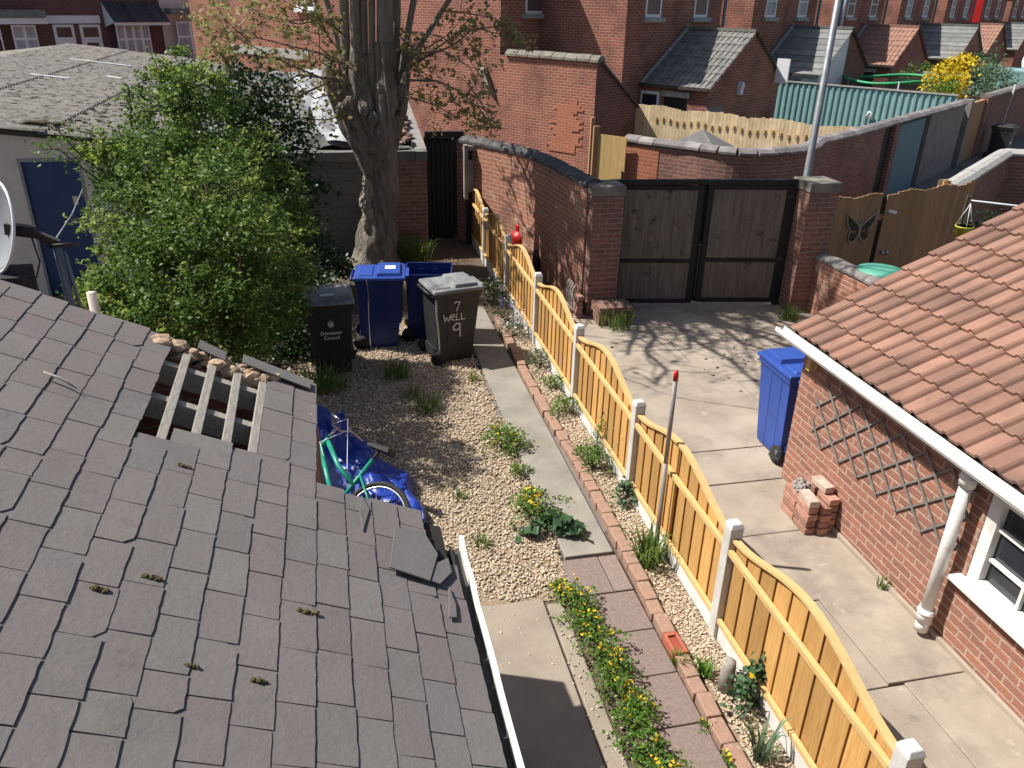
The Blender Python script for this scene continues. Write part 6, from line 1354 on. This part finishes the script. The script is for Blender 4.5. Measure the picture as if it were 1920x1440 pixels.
st = MB(); [twig(st, (2.42, 6.7, 0), (2.42+random.gauss(0, .12), 6.7+random.gauss(0, .12), random.uniform(.35, .6)), .004, .002, 0, 3, .03) for _ in range(12)]; obj('dry_stalk', st, M['lath'], [o for o in COL.objects if o.name.startswith('hardy_geranium')][0])
grass_tuft('bluebell_leaves', 'sprawling clump of long strap leaves at the foot of the clothes pole', 2.42, 5.13, 80, .30, .18, 65, 'grass', .012, 'plant')
grass_tuft('strap_leaf', 'pale green strap-leaved clump at the bottom right of the gravel strip', 2.40, 3.12, 26, .30, .08, 66, 'leaf_grey', .014, 'plant')
herb('columbine', 'blue-green leafy plant growing against the gravel board near a stump', 2.56, 3.62, .18, .34, 380, .045, .8, 'leaf_blue', 67, 'fl_yellow', 5, .03)
mb = MB(); mb.tube([(2.44, 3.70, 0), (2.45, 3.72, .22), (2.47, 3.73, .26)], [.055, .05, .035], 10); tag(obj('stump', mb, M['lath']), 'short grey wooden stump beside the blue-green plant', 'stump')
grass_tuft('grass_tuft', 'little grass tuft growing over the edging brick below the frogged brick', 2.20, 3.98, 34, .13, .07, 68, 'leaf_herb', .006)
grass_tuft('dandelion', 'bright green weed rosette on the gravel beside the edging', 2.35, 3.86, 40, .12, .1, 69, 'leaf_herb', .011, 'weed')
herb('small_weed', 'straggly weed with tiny yellow blooms in the slab joint by the edging', 2.17, 3.42, .08, .07, 120, .022, .5, 'leaf_herb', 70, 'fl_yellow', 8, .018)
herb('small_weed', 'dandelion-flowered weed at the very bottom of the edging', 2.18, 3.12, .08, .08, 120, .026, .5, 'leaf_herb', 71, 'fl_yellow', 15, .024)
herb('alyssum', 'white-flowered grey-green clump at the far end of the edging', 2.40, 10.35, .26, .30, 480, .04, .35, 'leaf_grey', 72, 'fl_white', 110, .035)
herb('bluebell', 'small blue-flowered clump in the shade beside the white one', 2.42, 10.95, .2, .34, 240, .05, .3, 'leaf_dark', 73, 'fl_blue', 60, .03)
herb('leafy_shrub', 'dark leafy clump along the fence foot behind the bluebells', 2.36, 11.8, .3, .4, 420, .05, .5, 'leaf_dark', 74)
herb('gravel_herb', 'grey-green clump with yellow-green tips by the third fence post', 2.47, 9.25, .20, .26, 420, .04, .35, 'leaf_grey', 75); herb('gravel_herb', 'low green clump between the white clump and the fence panel', 2.50, 8.6, .17, .18, 360, .036, .4, 'leaf_herb', 76)
herb('gravel_herb', 'ragged green clump on the gravel strip by the fourth fence panel', 2.48, 7.9, .2, .24, 460, .04, .35, 'leaf_herb', 77); herb('gravel_herb', 'thin upright weed touching the fence panel', 2.56, 6.98, .08, .42, 110, .04, .4, 'leaf_herb', 78)
herb('gravel_herb', 'small grey-leaved plant at the foot of the second fence post', 2.52, 6.05, .12, .24, 200, .05, .6, 'leaf_grey', 79)
for k, (x, y, n, h, sp, lb) in enumerate([(.62, 9.25, 130, .22, .3, 'dark grass tuft on the gravel in front of the blue bins'), (.9, 8.3, 110, .17, .34, 'grass tuft in the middle of the gravel bed'), (-.25, 9.1, 220, .28, .5, 'long shaded grass at the foot of the crested black bin'), (.75, 8.65, 60, .14, .25, 'thin grass on the gravel beside the middle tuft'),
        (.98, 6.4, 36, .09, .12, 'tiny grass tuft on the sunny gravel left of the yellow clump'), (1.05, 5.66, 40, .10, .16, 'sparse grass tuft on the gravel near the slate roof corner'), (1.36, 14.25, 260, .42, .62, 'big bright grass clump at the foot of the pollarded tree'), (1.55, 9.0, 34, .12, .12, 'bright grass sprig beside the hand-painted bin'),
        (4.24, 4.47, 40, .09, .1, 'weed growing at the driveway joint by the brick wall'), (6.72, 10.35, 120, .22, .3, 'green weeds at the foot of the right gate pier'), (3.95, 10.5, 200, .30, .5, 'green weeds on the footing of the left gate pier'), (-.9, 5.3, 60, .5, .3, 'dry grass stalks behind the hole in the slate roof')]):
    grass_tuft('grass_tuft', lb, x, y, n, h, sp, 100+k, 'grass' if k != 11 else 'dry', .006 if k != 6 else .008, group='grass tufts in the garden' if k < 8 else None)
# leaf litter and debris under the tree
rg = np.random.default_rng(77); P = np.stack([rg.uniform(.2, 2.4, 1500), rg.uniform(10.8, 14.2, 1500), rg.uniform(.005, .03, 1500)], 1); v, f = leaf_arrays(P, .05, .5, rg, up=2); tag(raw('leaf_litter', v, f, M['dry']), 'dry leaf litter under the pollarded tree', 'leaf litter', kind='stuff')
mb = MB(); twig(mb, (1.2, 13.2, .06), (1.75, 13.35, .12), .06, .04, 0, 4, .03); tag(obj('log', mb, M['bark']), 'short log lying by the grass clump under the tree', 'log')
mb = MB()
for _ in range(16): a = Vector((random.uniform(1.0, 2.2), random.uniform(11.6, 13.2), .02)); twig(mb, a, a+Vector((random.gauss(0, .3), random.gauss(0, .15), random.uniform(0, .05))), .008, .004)
tag(obj('fallen_twigs', mb, M['bark']), 'scatter of fallen twigs in the shade behind the bins', 'twigs', kind='stuff')
# dry weeds along the outbuilding wall top
# yard plants far back
uu = PL(1780, 170, V, -7.4).dot(U)
fo = shrub('forsythia', 'bright yellow forsythia above the far alley wall', tuple(W(uu, -7.4)), [(tuple(PL(1768, 160, V, -7.4)), .62), (tuple(PL(1782, 145, V, -7.4)), .5), (tuple(PL(1800, 128, V, -7.4)), .36), (tuple(PL(1812, 115, V, -7.4)), .25)], M['forsythia'], .12, .6, 70, 14, 21, sprigs=4, spread=.13)
shrub('conifer', 'green conifer below the yellow forsythia', tuple(W(PL(1765, 185, V, -7.0).dot(U), -7.0)), [(tuple(PL(1765, 185, V, -7.0)), (.45, .45, .7))], M['leaf_herb'], .1, .5, 70, 14, 22, spread=.1)
shrub('grey_shrub', 'grey-green rounded shrub behind the far alley wall', tuple(W(PL(1850, 160, V, -7.0).dot(U), -7.0)), [(tuple(PL(1850, 158, V, -7.0)), .75), (tuple(PL(1862, 145, V, -7.0)), .5), (tuple(PL(1828, 165, V, -7.0)), .5)], M['leaf_grey'], .12, .5, 70, 14, 23, spread=.14)
shrub('yard_bush', 'small green bush in the yard behind the trampoline', tuple(W(PL(1720, 138, V, -9.6).dot(U), -9.6)), [(tuple(PL(1720, 138, V, -9.6)), .5)], M['leaf_herb'], .11, .5, 60, 12, 24, spread=.14)
shrub('yard_tree', 'small dark green tree by the white covered post', tuple(W(PL(1850, 115, V, -8.6).dot(U), -8.6)), [(tuple(PL(1850, 118, V, -8.6)), .6)], M['leaf_blue'], .13, .5, 60, 12, 25, spread=.15)
shrub('pot_plant', 'dark trailing plant beside the brown gate at the right', tuple(G(1830, 440, .4)), [(tuple(G(1840, 425, 1.2)), .3), (tuple(G(1870, 440, .9)), .35)], M['leaf_dark'], .06, .5, 130, 12, 26, spread=.07)
for o in bpy.data.objects:
    if '_o' in o: del o['_o']
